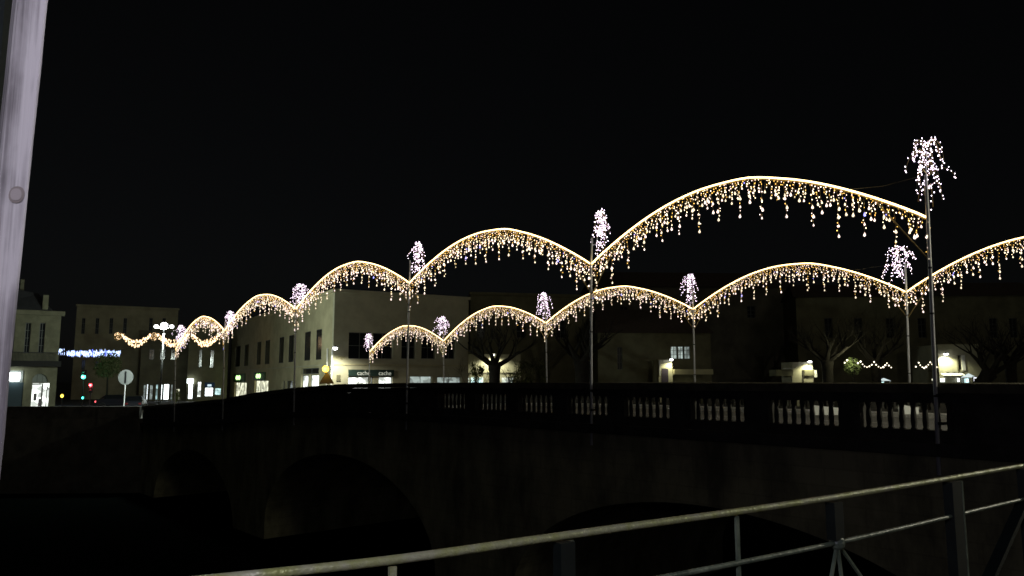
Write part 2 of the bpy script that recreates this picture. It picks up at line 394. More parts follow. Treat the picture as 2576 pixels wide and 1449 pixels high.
# bays measured on the photograph
bays = [((2172, 2405), 8), ((1943, 2128), 8), ((1748, 1888), 7), ((1580, 1698), 7), ((1437, 1540), 7), ((1313, 1400), 7), ((1205, 1282), 7), ((1110, 1178), 7)]
BAY = []
for (a, b), n in bays:
    BAY.append((bt(b, 1050, .2)[0], bt(a, 1050, .2)[0], n))
step = 2.36
t_ = BAY[-1][0] + (BAY[-1][1] - BAY[-1][0]) + .52
last = None
for side, wc in (('near', .21), ('far', WID - .21)):
    bl = list(BAY)
    if side == 'far': bl = bl
    edges = [T0 - 10] + [x for a, b, n in bl for x in (a, b)] + [T1 + .3]
    for a, b in zip(edges[0::2], edges[1::2]):           # pedestals between the bays
        mb = MB(); ns_ = max(1, int((b - a) / 1.2)); lo_, hi_ = -COP - RAILH - OPEN + .003, -COP - RAILH - .003
        for i in range(ns_):
            p0, p1 = a + (b - a) * i / ns_, a + (b - a) * (i + 1) / ns_; za, zb = ztop(p0), ztop(p1)
            Q = [BP(p0, wc - .19, za + lo_), BP(p0, wc + .19, za + lo_), BP(p1, wc + .19, zb + lo_), BP(p1, wc - .19, zb + lo_), BP(p0, wc - .19, za + hi_), BP(p0, wc + .19, za + hi_), BP(p1, wc + .19, zb + hi_), BP(p1, wc - .19, zb + hi_)]
            for f_ in ((3, 2, 1, 0), (4, 5, 6, 7), (1, 2, 6, 5), (3, 0, 4, 7)): mb.face([Q[j] for j in f_])
            if i == 0: mb.face([Q[j] for j in (0, 1, 5, 4)])
            if i == ns_ - 1: mb.face([Q[j] for j in (2, 3, 7, 6)])
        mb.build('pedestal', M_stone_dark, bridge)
    for a, b, n in bl:
        for i in range(n):
            t = a + (b - a) * (i + .5) / n + 0.0
            inst('baluster', bal_me, BP(t, wc, ztop(t) - COP - RAILH - OPEN), bridge)
# quay parapet on the left bank
qp = MB()
for (xa, ya), (xb, yb) in zip(edge[:3], edge[1:3]):
    a0, b0 = Vector((xa, ya, 0)), Vector((xb, yb, 0)); d = (b0 - a0).normalized(); nrm = Vector((-d.y, d.x, 0)) * .4
    zt = STREET + .95
    qp.hexa([a0 + Vector((0, 0, STREET)), b0 + Vector((0, 0, STREET)), b0 + nrm + Vector((0, 0, STREET)), a0 + nrm + Vector((0, 0, STREET)),
             a0 + Vector((0, 0, zt)), b0 + Vector((0, 0, zt)), b0 + nrm + Vector((0, 0, zt)), a0 + nrm + Vector((0, 0, zt))])
qp.build('quay_parapet', M_stone_dark, org=(-40, E1.y, STREET), label='low dark stone parapet along the quay left of the bridge', category='wall')

# ------------------------------------------------------------------ poles, garlands, light fountains
NEARP = [dict(x=2350, b=966, n=(2334, 548), top=(2329, 440), lean=-.012), dict(x=1487, b=966, n=(1487, 665), top=(1489, 598), lean=0),
         dict(x=1024, b=966, n=(1030, 712), top=(1031, 655), lean=.0), dict(x=741, b=976, n=(744, 778), top=(746, 735), lean=0),
         dict(x=562, b=1002, n=(565, 832), top=(567, 800), lean=0), dict(x=440, b=1016, n=(442, 880), top=(443, 850), lean=0)]
FARP = [dict(x=3180, b=966, n=(3168, 700), top=(3165, 640)), dict(x=2288, b=964, n=(2280, 735), top=(2277, 660)), dict(x=1748, b=963, n=(1744, 778), top=(1742, 720)),
        dict(x=1376, b=962, n=(1373, 813), top=(1371, 760)), dict(x=1117, b=962, n=(1116, 858), top=(1115, 815)), dict(x=929, b=966, n=(930, 885), top=(929, 850))]
ord_ = ['first', 'second', 'third', 'fourth', 'fifth', 'sixth']
NW, FW = -.12, WID + .12
drop_prof = [(.004, .0), (.012, -.015), (.020, -.04), (.036, -.075), (.043, -.10), (.036, -.127), (.018, -.142), (.004, -.146)]
def drop_mesh(nm, m):
    mb = MB(); mb.lathe((0, 0, 0), [(r, z) for r, z in drop_prof][::-1], 8); mb.lathe((0, 0, .0), [(.008, 0), (.008, .02)], 6, 1)
    return mb.mesh(nm, [m, M_goldwire], smooth=True)
DROPS = [drop_mesh('bulb', E_glassb), drop_mesh('bulb', E_glassp), drop_mesh('bulb', lit('blue_glass_drop', (.3, .3, 1), 2.5, 'NONE'))]

def pole(p, w, i, side):
    t, zb = bt(p['x'], p['b'], w); tn, zn = bt(*p['n'], w); tt, zt = bt(*p['top'], w)
    base = ztop(t) - (1.95 if w < 0 else 1.0)
    a = BP(t + (t - tn) * .25, w, base); n_ = BP(tn, w, zn); tp = BP(tt, w, zt)
    if side == 'near': lab = 'slim silver festoon pole on the bridge\'s near parapet, %s of that row from the right' % ord_[i]
    else: lab = 'slim silver festoon pole behind the far parapet, %s of that row from the right' % ord_[i - 1] if i else 'slim festoon pole of the far row, beyond the right edge'
    o = thing('festoon_pole', a, lab, 'pole', 'festoon poles along the bridge')
    mb = MB(); mb.tube([a, n_, tp], [.045, .038, .03], 10); mb.build('shaft', M_galv, o, smooth=True)
    for f in (.3, .62, .8):
        c = a.lerp(n_, f); MB().lathe(c, [(.05, -.02), (.05, .02)], 10).build('clamp_band', M_black, o)
    return dict(a=a, n=n_, top=tp, t=tn, z=zn, o=o, w=w)
NP = [pole(p, NW, i, 'near') for i, p in enumerate(NEARP)]
FP = [pole(p, FW, i, 'far') for i, p in enumerate(FARP)]
for P_ in NP:                                        # brackets that hold the near poles to the parapet
    for dz in (-.25, -.85):
        z = ztop(P_['t']) + dz
        MB().hexa([BP(P_['t'] - .06, NW - .055, z - .03), BP(P_['t'] - .06, .0, z - .03), BP(P_['t'] + .06, .0, z - .03), BP(P_['t'] + .06, NW - .055, z - .03),
                   BP(P_['t'] - .06, NW - .055, z + .03), BP(P_['t'] - .06, .0, z + .03), BP(P_['t'] + .06, .0, z + .03), BP(P_['t'] + .06, NW - .055, z + .03)]).build('wall_bracket', M_black, P_['o'])

def garland(p0, p1, peak, w, label, indiv, dens=.082):
    t0, z0, t1, z1 = p0['t'], p0['z'], p1['t'], p1['z']
    tp, zp = bt(*peak, w); s_ = (tp - t0) / (t1 - t0); base = z0 + (z1 - z0) * s_
    rise = (zp - base) / math.sin(PI * s_)
    kink = .46 + random.uniform(-.08, .08)
    def hz(s):
        k = math.sin(PI * s); k = k ** .93
        return z0 + (z1 - z0) * s + rise * k + .035 * max(0, 1 - abs(s - kink) * 12)
    P = lambda s, dz=0: BP(t0 + (t1 - t0) * s, w, hz(s) + dz)
    g_ = thing('icicle_garland', P(.5), label, 'light garland', 'arched icicle light garlands over the bridge')
    N = 44
    MB().tube([P(i / N) for i in range(N + 1)], .022, 8).build('rope_light', E_rope, g_, smooth=True)
    MB().tube([P(i / N, -.055) for i in range(N + 1)], .014, 6).build('arch_frame', M_goldwire, g_)
    Lh = abs(t1 - t0)
    for s, e, z in ((1.1 / Lh, 0, z0), (1 - 1.1 / Lh, 1, z1)):
        MB().bar(P(s, -.08), BP(t0 if e == 0 else t1, w, z - 1.0), .03, .03).build('brace', M_goldwire, g_)
    n = int(Lh / dens); cnt = 0
    for i in range(n):
        s = (i + .5 + random.uniform(-.3, .3)) / n; top = P(s, -.06)
        r = random.random(); cyc = i % 8
        if cyc == 0: ln = random.uniform(.8, 1.12)
        elif cyc in (3, 5): ln = random.uniform(.4, .7)
        else: ln = random.uniform(.14, .44)
        sw = random.uniform(-.04, .04); yw = random.uniform(-.05, .05)
        mb = MB(); k = max(2, int(ln / .12)); pts = []
        for j in range(k + 1):
            f = j / k; pts.append(top + BD * (sw * f + random.uniform(-.012, .012) * (j > 0)) + BN * yw * f - Vector((0, 0, ln * f)))
        mb.tube(pts, .0045, 3, False)
        nled = max(3, int(ln / .07)) if ln < .6 else int(ln / .11)
        for j in range(nled):
            f = (j + random.random() * .6) / nled; q = pts[min(int(f * k), k - 1)].lerp(pts[min(int(f * k) + 1, k)], f * k % 1)
            q = q + BD * random.uniform(-.045, .045) + BN * random.uniform(-.05, .05)
            mi = random.choice((1, 1, 2, 4)) if j > nled * .35 else random.choice((1, 4, 4, 2))
            if random.random() < .012: mi = 3
            mb.octa(q, random.choice((.009, .011, .015)), mi, random.choice((.013, .018, .023)))
        strand = mb.build('icicle_strand', [M_goldwire, E_led, E_led2, E_ledb, E_ledg], g_)
        nb = 1 if ln < .45 else (2 if ln < .7 else 3)
        bm_ = MB()
        for j in range(nb):
            q = pts[-1] + Vector((0, 0, .24 * j)) + BD * random.uniform(-.03, .03) * (j > 0)
            me = DROPS[2] if random.random() < .012 else random.choice(DROPS[:2])
            if ln < .26 and random.random() < .5: continue
            if random.random() < .04: continue
            sc_ = random.uniform(.45, .76)
            b_ = inst('bulb', me, q, strand, (random.uniform(-.12, .12), random.uniform(-.12, .12), random.uniform(0, 6)))
            b_.scale = (sc_,) * 3
NPK = [(1945, 449), (1255, 578), (920, 661), (668, 741), (512, 797)]
FPK = [(2660, 585), (2005, 664), (1550, 722), (1240, 772), (1022, 820)]
NL = ['largest warm icicle light arch at the upper right of the near row', 'second icicle light arch of the near row, ending at the pole under the pink fountain',
      'third icicle light arch of the near row, in the middle of the picture', 'fourth icicle light arch of the near row, before the tall windowed facade',
      'smallest icicle light arch of the near row, at its far left end']
FL = ['icicle light arch of the far row running out of the right edge', 'widest whole icicle light arch of the far row, under the largest near arch', 'icicle light arch of the far row that starts behind the second near pole',
      'icicle light arch of the far row above the wide black tree trunk', 'smallest icicle light arch of the far row, right of the amber road lamp']
for i in range(5): garland(NP[i], NP[i + 1], NPK[i], NW, NL[i], i < 2)
for i in range(5): garland(FP[i], FP[i + 1], FPK[i], FW, FL[i], i < 2)

def fountain(p, box, lab, Zc):
    x0, x1, y0, y1 = box; w = p['w']
    Y = p['top'].y; a = at(x0, y0, Y); b = at(x1, y1, Y); W = (b.x - a.x); H = a.z - b.z; cx = (a.x + b.x) / 2
    org = Vector((cx, Y + .25, b.z)); px = p['top'].x
    f = thing('light_fountain', org, lab, 'light fountain', 'white light fountains on the festoon poles')
    MB().tube([p['top'] - Vector((0, 0, .25)), Vector(((px + cx) / 2, Y + .2, b.z + H * .3)), org + Vector((0, 0, H * .8))], .012, 6).build('stem', M_galv, f)
    tiers = [(1.0, .5, 3), (.97, .9, 5), (.84, 1.1, 5), (.68, .7, 4), (.56, 1.1, 5), (.36, .6, 4)]
    for ti, (ht, rad, ns) in enumerate(tiers):
        ecc = Vector((random.uniform(-.12, .12) * W, 0, 0))
        for k in range(ns):
            an = 2 * PI * (k + random.random() * .7) / ns + ti; rr = W / 2 * rad * random.uniform(.6, 1.1); dr = H * random.uniform(.18, .40)
            pts = []; n = 9 if W < .9 else 11
            for j in range(n + 1):
                q = j / n; rx = rr * (1 - (1 - q) ** 1.8); z = H * ht - H * .12 + H * .12 * math.sin(min(1, q * 2.2) * PI * .5) - dr * max(0, q - .3) ** 1.3 * 1.6
                pts.append(org + ecc * q + Vector((math.cos(an) * rx, math.sin(an) * rx, max(z, 0))))
            mb = MB(); mb.tube(pts, .004, 3, False)
            for j in range(1, n + 1):
                if random.random() < .12: continue
                c = pts[j] + Vector((random.uniform(-.05, .05), random.uniform(-.04, .04), random.uniform(-.06, .06)))
                mb.octa(c, random.choice((.009, .011, .015)) * (1 if Zc < 1 else Zc), 1, .016 * (1 if Zc < 1 else Zc))
            mb.build('light_string', [M_goldwire, E_star], f)
fb = [(NP[0], (2296, 2405, 338, 512), 'largest white light fountain, at the top of the right-hand pole'), (NP[1], (1492, 1536, 522, 650), 'tall narrow pinkish light fountain left of the largest light arch'),
      (NP[2], (1031, 1069, 606, 702), 'narrow light fountain on the third near pole, between two large arches'), (NP[3], (729, 781, 713, 780), 'bushy light fountain on the fourth near pole, above the tall dark windows'),
      (NP[4], (563, 586, 782, 838), 'small light fountain on the fifth near pole, left of the windowed facade'), (NP[5], (436, 466, 817, 878), 'light fountain at the far left end of the near row, beside the orange swags'),
      (FP[1], (2232, 2310, 617, 715), 'broad white light fountain below the largest near arch, by the right pole'), (FP[2], (1718, 1761, 688, 772), 'white light fountain between the two widest arches of the far row'),
      (FP[3], (1350, 1390, 734, 812), 'tiered white light fountain right of the wide black tree trunk'), (FP[4], (1094, 1130, 796, 852), 'small light fountain on the far row, with one strand drooping right'),
      (FP[5], (914, 936, 839, 884), 'smallest light fountain of the far row, at its left end')]
for p, b_, lab in fb: fountain(p, b_, lab, 1.0 if p['top'].y < 26 else 1.05)
# thin steadying wires
for i, (p, a_, b_) in enumerate(((NP[0], (2120, 478), (2328, 452)), (FP[1], (1860, 715), (2275, 668)))):
    A = BP(*[bt(*a_, p['w'])[0]], p['w'], bt(*a_, p['w'])[1]); B = p['top']
    MB().tube([A, A.lerp(B, .5) - Vector((0, 0, .08)), B], .006, 4).build('stay_wire', M_cable, p['o'])

# ------------------------------------------------------------------ buildings
SB = STREET
def block(name, F, u0, u1, v1, dep, m, holes, root, v0=None, roofm=None):
    mb = MB(); v0 = SB - .1 if v0 is None else v0
    wall_holes(mb, F, u0, u1, v0, v1, holes, .34)
    P = F.P
    mb.face([P(u1, v0), P(u1, v0, -dep), P(u1, v1, -dep), P(u1, v1)]); mb.face([P(u0, v0, -dep), P(u0, v0), P(u0, v1), P(u0, v1, -dep)])
    mb.face([P(u1, v0, -dep), P(u0, v0, -dep), P(u0, v1, -dep), P(u1, v1, -dep)]); mb.face([P(u0, v1), P(u1, v1), P(u1, v1, -dep), P(u0, v1, -dep)])
    mb.face([P(u0, v0, -.34), P(u1, v0, -.34), P(u1, v1 - .01, -.34), P(u0, v1 - .01, -.34)])
    return mb.build(name, m, root)
def rect(F, x0, x1, y0, y1):            # photo rectangle on a facade plane -> (u0,u1,v0,v1)
    a = F.uv(x0, (y0 + y1) / 2)[0]; b = F.uv(x1, (y0 + y1) / 2)[0]; xm = (x0 + x1) / 2
    return (min(a, b), max(a, b), F.uv(xm, y1)[1], F.uv(xm, y0)[1])

# --- A: corner building with tall paired windows ("cache cache" shop)
cor = at(836, 958, 70.0)
FA = Frame((cor.x, cor.y), 122 - 180)           # u runs towards the viewer's right, facade faces left
FA = Frame((cor.x, cor.y), -60.0)
FB = Frame((cor.x, cor.y), 30.0)
corner = thing('corner_building', (cor.x, cor.y, SB), 'two-storey corner building with tall paired dark windows and lit shop fronts', 'building')
topA = FB.uv(840, 735)[1]
holes = []; wv = (FA.uv(800, 905)[1], FA.uv(800, 829)[1])
for a, b in ((592, 604), (614, 625), (645, 656), (666, 678), (701, 713), (725, 738), (765, 780), (794, 808)):
    ua, ub = FA.uv(a, 900)[0], FA.uv(b, 900)[0]; holes.append((ua, ub, wv[0], wv[1]))
uL = FA.uv(577, 950)[0]
shopA = [rect(FA, 590, 620, 962, 990), rect(FA, 640, 675, 957, 990), rect(FA, 708, 716, 958, 990), rect(FA, 718, 736, 958, 990), rect(FA, 757, 775, 944, 975), rect(FA, 778, 802, 943, 975)]
shopA = [(a, b, SB + .35, d) for a, b, c, d in shopA]
trans = [rect(FA, 757, 802, 926, 941)]
block('wall', FA, uL, -.46, topA, 14, M_ochre, holes + shopA + trans, corner)
for h in holes: window(FA, h, corner, bars=(0, 0), frame=M_black, dep=.04)
for h, pn in zip(shopA, (E_shopw, E_shopw, M_dpane, M_dpane, E_shop, E_shop)): window(FA, h, corner, pane=pn, bars=(2 if pn is E_shopw else 0, 1 if pn is E_shopw else 0), name='shop_window')
window(FA, trans[0], corner, bars=(1, 0), name='transom')
for (x, y) in ((602, 950), (653, 946)):
    r = rect(FA, x - 5, x + 5, y - 7, y + 7); uc = (r[0] + r[1]) / 2; vc = (r[2] + r[3]) / 2; hu = (r[1] - r[0]) / 2; hv = (r[3] - r[2]) / 2
    sg = MB(); sg.fbox(FA, uc - hu * 2.6, uc + hu * 3.0, vc - hv * 1.5, vc + hv * 1.4, .01, .12).build('shop_sign', mat('dark_green_sign', (.03, .08, .02), .5), corner)
    s2 = MB()
    for s_ in (-1, 1):
        pts = [FA.P(uc + s_ * hu * .55 + math.cos(k / 8 * 2 * PI) * hu * .38, vc + math.sin(k / 8 * 2 * PI) * hv * .6, .16) for k in range(9)]
        s2.tube(pts, .10, 6)
    s2.build('neon_emblem', E_grn, corner)
# string course and parapet
MB().fbox(FA, uL, .04, wv[0] - .62, wv[0] - .5, .003, .09).build('string_course', M_cream, corner)
MB().fbox(FA, uL - .1, .2, topA + .003, topA + .3, -.2, .2).build('cornice', M_ochre, corner)
# front
uR = FB.uv(1176, 950)[0]
up = [rect(FB, 877, 935, 836, 903), rect(FB, 938, 988, 838, 903), rect(FB, 1010, 1045, 842, 903), rect(FB, 1060, 1095, 846, 903), rect(FB, 1115, 1145, 850, 903)]
sh = [rect(FB, 876, 929, 948, 975), rect(FB, 932, 938, 948, 975), rect(FB, 953, 988, 948, 975), rect(FB, 1031, 1087, 946, 975), rect(FB, 1100, 1160, 948, 975)]
sh = [(a, b, SB + .4, d) for a, b, c, d in sh]
block('wall', FB, .003, uR, topA + .002, .455, M_cream, up + sh, corner)
MB().fbox(FB, 14.2, uR - .01, SB, topA - .01, -12, -.46).build('rear_wing', M_ochre, corner)
for h in up: window(FB, h, corner, bars=(1, 1))
for h, pn in zip(sh, (E_shop, E_shop, E_shop, E_shopdim, E_shopdim)): window(FB, h, corner, pane=pn, bars=(1, 0), name='shop_window')
r = rect(FB, 876, 990, 930, 946)
sgn = MB().fbox(FB, r[0], r[1], r[2], r[3], .01, .14).build('shop_sign', mat('sign_green_black', (.02, .04, .035), .4), corner)
ul = [FB.uv(x, 940)[0] for x in (897, 951)]; vv = FB.uv(930, 943.5)[1]
for u_ in ul: text_mesh(FB, 'cache', u_, vv, .56, .15, lit('sign_letters', (.8, .85, .7), .35), 'sign_lettering', corner, 1.0)
MB().fbox(FB, 0, uR, *[FB.uv(838, y)[1] for y in (918, 915.5)], .003, .07).build('string_course', M_ochre, corner)
MB().fbox(FB, -.2, uR + .2, topA + .004, topA + .3, -.2, .2).build('cornice', M_cream, corner)
for x in (826.5, 833.5):
    F_ = FA if x < 830 else FB
    a, b = rect(F_, x - 1.6, x + 1.6, 877, 968)[:2]
    MB().tube([F_.P((a + b) / 2 , SB, .14), F_.P((a + b) / 2, F_.uv(x, 877)[1], .14)], .075, 8).build('downpipe', M_white, corner)
r = rect(FB, 846, 856, 943, 958); MB().fbox(FB, *r, .01, .08).build('notice_board', M_old, corner)
u_, v_ = FB.uv(852, 899); text_mesh(FB, 'i  artgo', u_ - .6, v_ - .1, .42, .03, mat('faded_sign_letters', (.16, .14, .05), .7), 'wall_lettering', corner)
wl = at(843, 874, 68.2)
wlo = thing('wall_lantern', wl, 'bright white wall lamp on the pale corner of the windowed building', 'lamp')
MB().tube([FB.P(.25, wl.z + .25, .02), wl + Vector((0, 0, .2))], .03, 6).build('arm', M_black, wlo)
MB().lathe(wl, [(.28, .0), (.26, .06), (.10, .16)], 12).build('lamp_shade', M_black, wlo)
MB().ball(wl - Vector((0, 0, .06)), .22, 12, 6, .75).build('lamp_glass', E_lamp, wlo, smooth=True)
lamp('lamp_light', wl - Vector((0, 0, .32)), 1500, (1, .98, .78), wlo, .12, 165, wl + Vector((0, 0, -3)))

# --- right neighbour behind the trees
def simple_building(name, x0, x1, y1, Y, deg, m, label, wins=(), dep=12, roof=None, lits=()):
    c = at((x0 + x1) / 2, 958, Y); F = Frame((c.x, c.y), deg); root = thing(name, (c.x, c.y, SB), label, 'building')
    u0, u1 = F.uv(x0, 940)[0], F.uv(x1, 940)[0]; v1 = F.uv((x0 + x1) / 2, y1)[1]
    hs_ = [(a_, b_, max(c_, SB + .15), d_) for a_, b_, c_, d_ in (rect(F, *w_) for w_ in wins)]
    block('wall', F, u0, u1, v1, dep, m, hs_, root)
    for i, h in enumerate(hs_): window(F, h, root, pane=lits[i] if i < len(lits) and lits[i] else None, bars=(1, 2))
    if roof:
        P = F.P; rm = MB(); o = .4; hh = roof[0]; md = -dep * roof[1]
        a, b, c_, d = P(u0 - o, v1 + .005, o), P(u1 + o, v1 + .005, o), P(u1 + o, v1 + .005, -dep - o), P(u0 - o, v1 + .005, -dep - o)
        e, f = P(u0 + o * 2, v1 + hh, md), P(u1 - o * 2, v1 + hh, md)
        rm.face([a, b, f, e]); rm.face([b, c_, f]); rm.face([c_, d, e, f]); rm.face([d, a, e]); rm.face([d, c_, b, a])
        rm.build('roof', roof[2], root)
    else:
        MB().fbox(F, u0 - .15, u1 + .15, v1 + .004, v1 + .32, -.3, .2).build('cornice', m, root)
    return root, F
gb, FG = simple_building('long_building', 1182, 1500, 745, 92, 12, M_old, 'plain dark long building behind the wide black tree trunk', wins=[(1200, 1220, 800, 850), (1300, 1322, 800, 850), (1360, 1382, 800, 850), (1400, 1422, 805, 850)])
# lit yard wall behind the trunk
c = at(1215, 958, 84); FY = Frame((c.x, c.y), 4)
yard = thing('yard_wall', (c.x, c.y, SB), 'pale wall lit by a lamp behind the wide black trunk', 'wall')
r = rect(FY, 1128, 1310, 891, 1000); MB().fbox(FY, r[0], r[1], SB, r[3], -.4, 0).build('wall', M_cream, yard)
for y in (938.5,): MB().fbox(FY, r[0], r[1], *[FY.uv(1215, q_)[1] for q_ in (939.5, 937.5)], .003, .06).build('string_course', M_grim, yard)
for (xa, xb) in ((1125, 1150), (1155, 1180), (1185, 1215), (1262, 1290)):
    r = rect(FY, xa, xb, 950, 975); MB().fbox(FY, r[0], r[1], SB + .4, r[3], .01, .05).build('lit_window', E_shopdim if xa != 1185 else E_shopc, yard)
yl = FY.P(FY.uv(1240, 898)[0], FY.uv(1240, 892)[1], 1.0)
assumed_yard_lamp = thing('wall_lantern', yl, 'assumed wall lamp half hidden behind the wide black tree trunk', 'lamp')  # lamp itself unseen, assumed as source of the light on the wall
MB().lathe(yl, [(.28, 0), (.26, .06), (.10, .16)], 12).build('lamp_shade', M_black, assumed_yard_lamp); MB().ball(yl - Vector((0, 0, .04)), .16, 10, 6, .7).build('lamp_glass', E_warml, assumed_yard_lamp)
MB().tube([yl + Vector((0, 0, .12)), yl + Vector((0, 0, .12)) - FY.n * 1.0], .025, 6).build('arm', M_black, assumed_yard_lamp)
lamp('lamp_light', yl - Vector((0, 0, .3)), 800, (1, .98, .72), assumed_yard_lamp, .15, 155, yl + Vector((0, 0, -3)) - FY.n * .6)

hb, FH = simple_building('long_building', 1500, 2010, 722, 112, 4, M_grim, 'dark broad building rising behind the low houses at centre right', wins=[(1560, 1580, 770, 800), (1640, 1660, 770, 800), (1720, 1740, 770, 800), (1880, 1900, 770, 800)], roof=(3, .5, M_tile))
lb, FLb = simple_building('low_house', 1505, 1790, 838, 86, 3, M_old, 'low dark house with one narrow tall window right of the second pole', wins=[(1553, 1566, 873, 930), (1688, 1704, 871, 903), (1706, 1720, 871, 903), (1722, 1737, 871, 903)],
                         lits=(None, E_shopdim, E_shopdim, E_shopdim), roof=(3.2, .5, M_tile))
rb2, FR = simple_building('long_building', 2010, 2660, 745, 104, -6, M_old, 'wide dark building behind the right-hand poles', wins=[(2075, 2095, 800, 850), (2150, 2170, 800, 850), (2230, 2250, 800, 850), (2310, 2330, 800, 850), (2490, 2510, 800, 850), (2540, 2560, 800, 850)], roof=(2.5, .5, M_tile))
# kiosk 1
def lit_block(x0, x1, y0, Y, name, label, m, lampx, lampy, power, cat='building', dep=2.5, side=None, col=(1, .98, .62)):
    c = at((x0 + x1) / 2, 958, Y); F = Frame((c.x, c.y), 5); o = thing(name, (c.x, c.y, SB), label, cat)
    r = rect(F, x0, x1, y0, 990); MB().fbox(F, r[0], r[1], SB, r[3], -dep, 0).build('wall', m, o)
    lp = F.P(*F.uv(lampx, lampy), .55)
    lo = thing('wall_lantern', lp, 'small white lamp fixed above the ' + label.split(',')[0], 'lamp')
    MB().lathe(lp, [(.24, 0), (.22, .05), (.08, .13)], 12).build('lamp_shade', M_black, lo); MB().ball(lp - Vector((0, 0, .03)), .20, 10, 6, .6).build('lamp_glass', E_lamp, lo)
    MB().tube([lp + Vector((0, 0, .1)), lp + Vector((0, 0, .1)) - F.n * .56], .02, 6).build('arm', M_black, lo)
    lamp('lamp_light', lp - Vector((0, 0, .25)), power, col, lo, .1, 150, lp + Vector((0, 0, -3)) - F.n * .4)
    return o, F
k1, FK = lit_block(1657, 1692, 905, 82, 'lit_kiosk', 'yellow-lit kiosk with a dark doorway, left of the third far pole', M_cream, 1685, 904, 200)
r = rect(FK, 1664, 1681, 927, 950); MB().fbox(FK, r[0], r[1], SB + .05, r[3], .005, .05).build('door', mat('dark_door', (.05, .04, .06), .5), k1)
r = rect(FK, 1657.2, 1660, 907, 945); MB().fbox(FK, r[0], r[1], r[2], r[3], .005, .25).build('white_post', M_white, k1)
r = rect(FK, 1693, 1790, 929, 942); MB().fbox(FK, r[0], r[1], r[2], r[3], -.6, .5).build('canopy', M_ochre, k1)
k2, FK2 = lit_block(1993, 2046, 911, 80, 'lit_kiosk', 'pale yellow-lit block with a notice panel, left of the leaning trees', M_cream, 2031, 909, 330)
r = rect(FK2, 2022, 2047, 930, 945); MB().fbox(FK2, *r, .02, .12).build('notice_panel', M_old, k2)
r = rect(FK2, 1950, 1992.7, 930, 946); MB().fbox(FK2, *r, -1.5, .25).build('side_wall', M_limest, k2)
r = rect(FK2, 1968, 1992, 926, 928); MB().fbox(FK2, *r, .1, .6).build('handrail', M_white, k2)
r = rect(FK2, 2046.5, 2054, 931, 949); MB().fbox(FK2, *r, .0, .1).build('banner', M_white, k2)
r = rect(FK2, 2019.5, 2021, 930, 965); MB().fbox(FK2, r[0], r[1], SB, r[3], .01, .08).build('panel_post', M_grim, k2)
# right lit facade with the awning
c = at(2410, 958, 86); FS = Frame((c.x, c.y), -8)
sm = thing('shop_house', (c.x, c.y, SB), 'yellow-lit shop house with white awning edge behind the right pole', 'building')
r0 = rect(FS, 2362, 2470, 866, 990); hh = [rect(FS, 2411, 2418, 893, 930)]
block('wall', FS, r0[0], r0[1], r0[3], 8, M_cream, hh, sm); window(FS, hh[0], sm, bars=(0, 2))
r = rect(FS, 2419, 2428, 893, 932); MB().fbox(FS, *r, .01, .06).build('shutter', M_white, sm)
r = rect(FS, 2407.5, 2410.5, 893, 932); MB().fbox(FS, *r, .01, .06).build('shutter', M_old, sm)
r = rect(FS, 2379, 2425, 936, 944.6); MB().fbox(FS, *r, .01, .14).build('shop_sign', mat('sign_brown', (.03, .025, .015), .5), sm)
text_mesh(FS, 'SESAME', FS.uv(2387, 943)[0], FS.uv(2387, 943.6)[1], .40, .15, lit('sesame_letters', (.8, .8, .65), .3), 'sign_lettering', sm)
r = rect(FS, 2365, 2421, 945.5, 949); MB().fbox(FS, r[0], r[1], r[2], r[3], .9, 1.0).build('awning_valance', M_awn, sm)
r = rect(FS, 2365, 2412, 950.5, 952.5); MB().fbox(FS, r[0], r[1], r[2], r[3], .3, .4).build('awning_rail', M_awn, sm)
r = rect(FS, 2365, 2421, 945.3, 949); P = FS.P
aw = MB(); aw.hexa([P(r[0], r[3], .9), P(r[1], r[3], .9), P(r[1], r[3] + .25, .15), P(r[0], r[3] + .25, .15), P(r[0], r[3] + .03, .9), P(r[1], r[3] + .03, .9), P(r[1], r[3] + .28, .15), P(r[0], r[3] + .28, .15)]); aw.build('awning_cloth', M_awn, sm)
for xa, xb, y0_, y1_, e_ in ((2340, 2350, 953, 958, E_shopw), (2361, 2372, 952, 961, E_shop), (2404, 2409, 952, 960, E_white)):
    r = rect(FS, xa, xb, y0_, y1_); MB().fbox(FS, *r, .45, .5).build('lit_display', e_, sm)
lp = FS.P(*FS.uv(2374, 890), .6)
lo = thing('wall_lantern', lp, 'bright lamp on the shop house just right of the tall right pole', 'lamp')
MB().lathe(lp, [(.26, 0), (.24, .05), (.08, .15)], 12).build('lamp_shade', M_black, lo); MB().ball(lp - Vector((0, 0, .03)), .24, 10, 6, .6).build('lamp_glass', E_lamp, lo)
MB().tube([lp + Vector((0, 0, .1)), lp + Vector((0, 0, .1)) - FS.n * .62], .02, 6).build('arm', M_black, lo)
lamp('lamp_light', lp - Vector((0, 0, .25)), 700, (1, 1, .68), lo, .1, 155, lp + Vector((0, 0, -3)) - FS.n * .4)

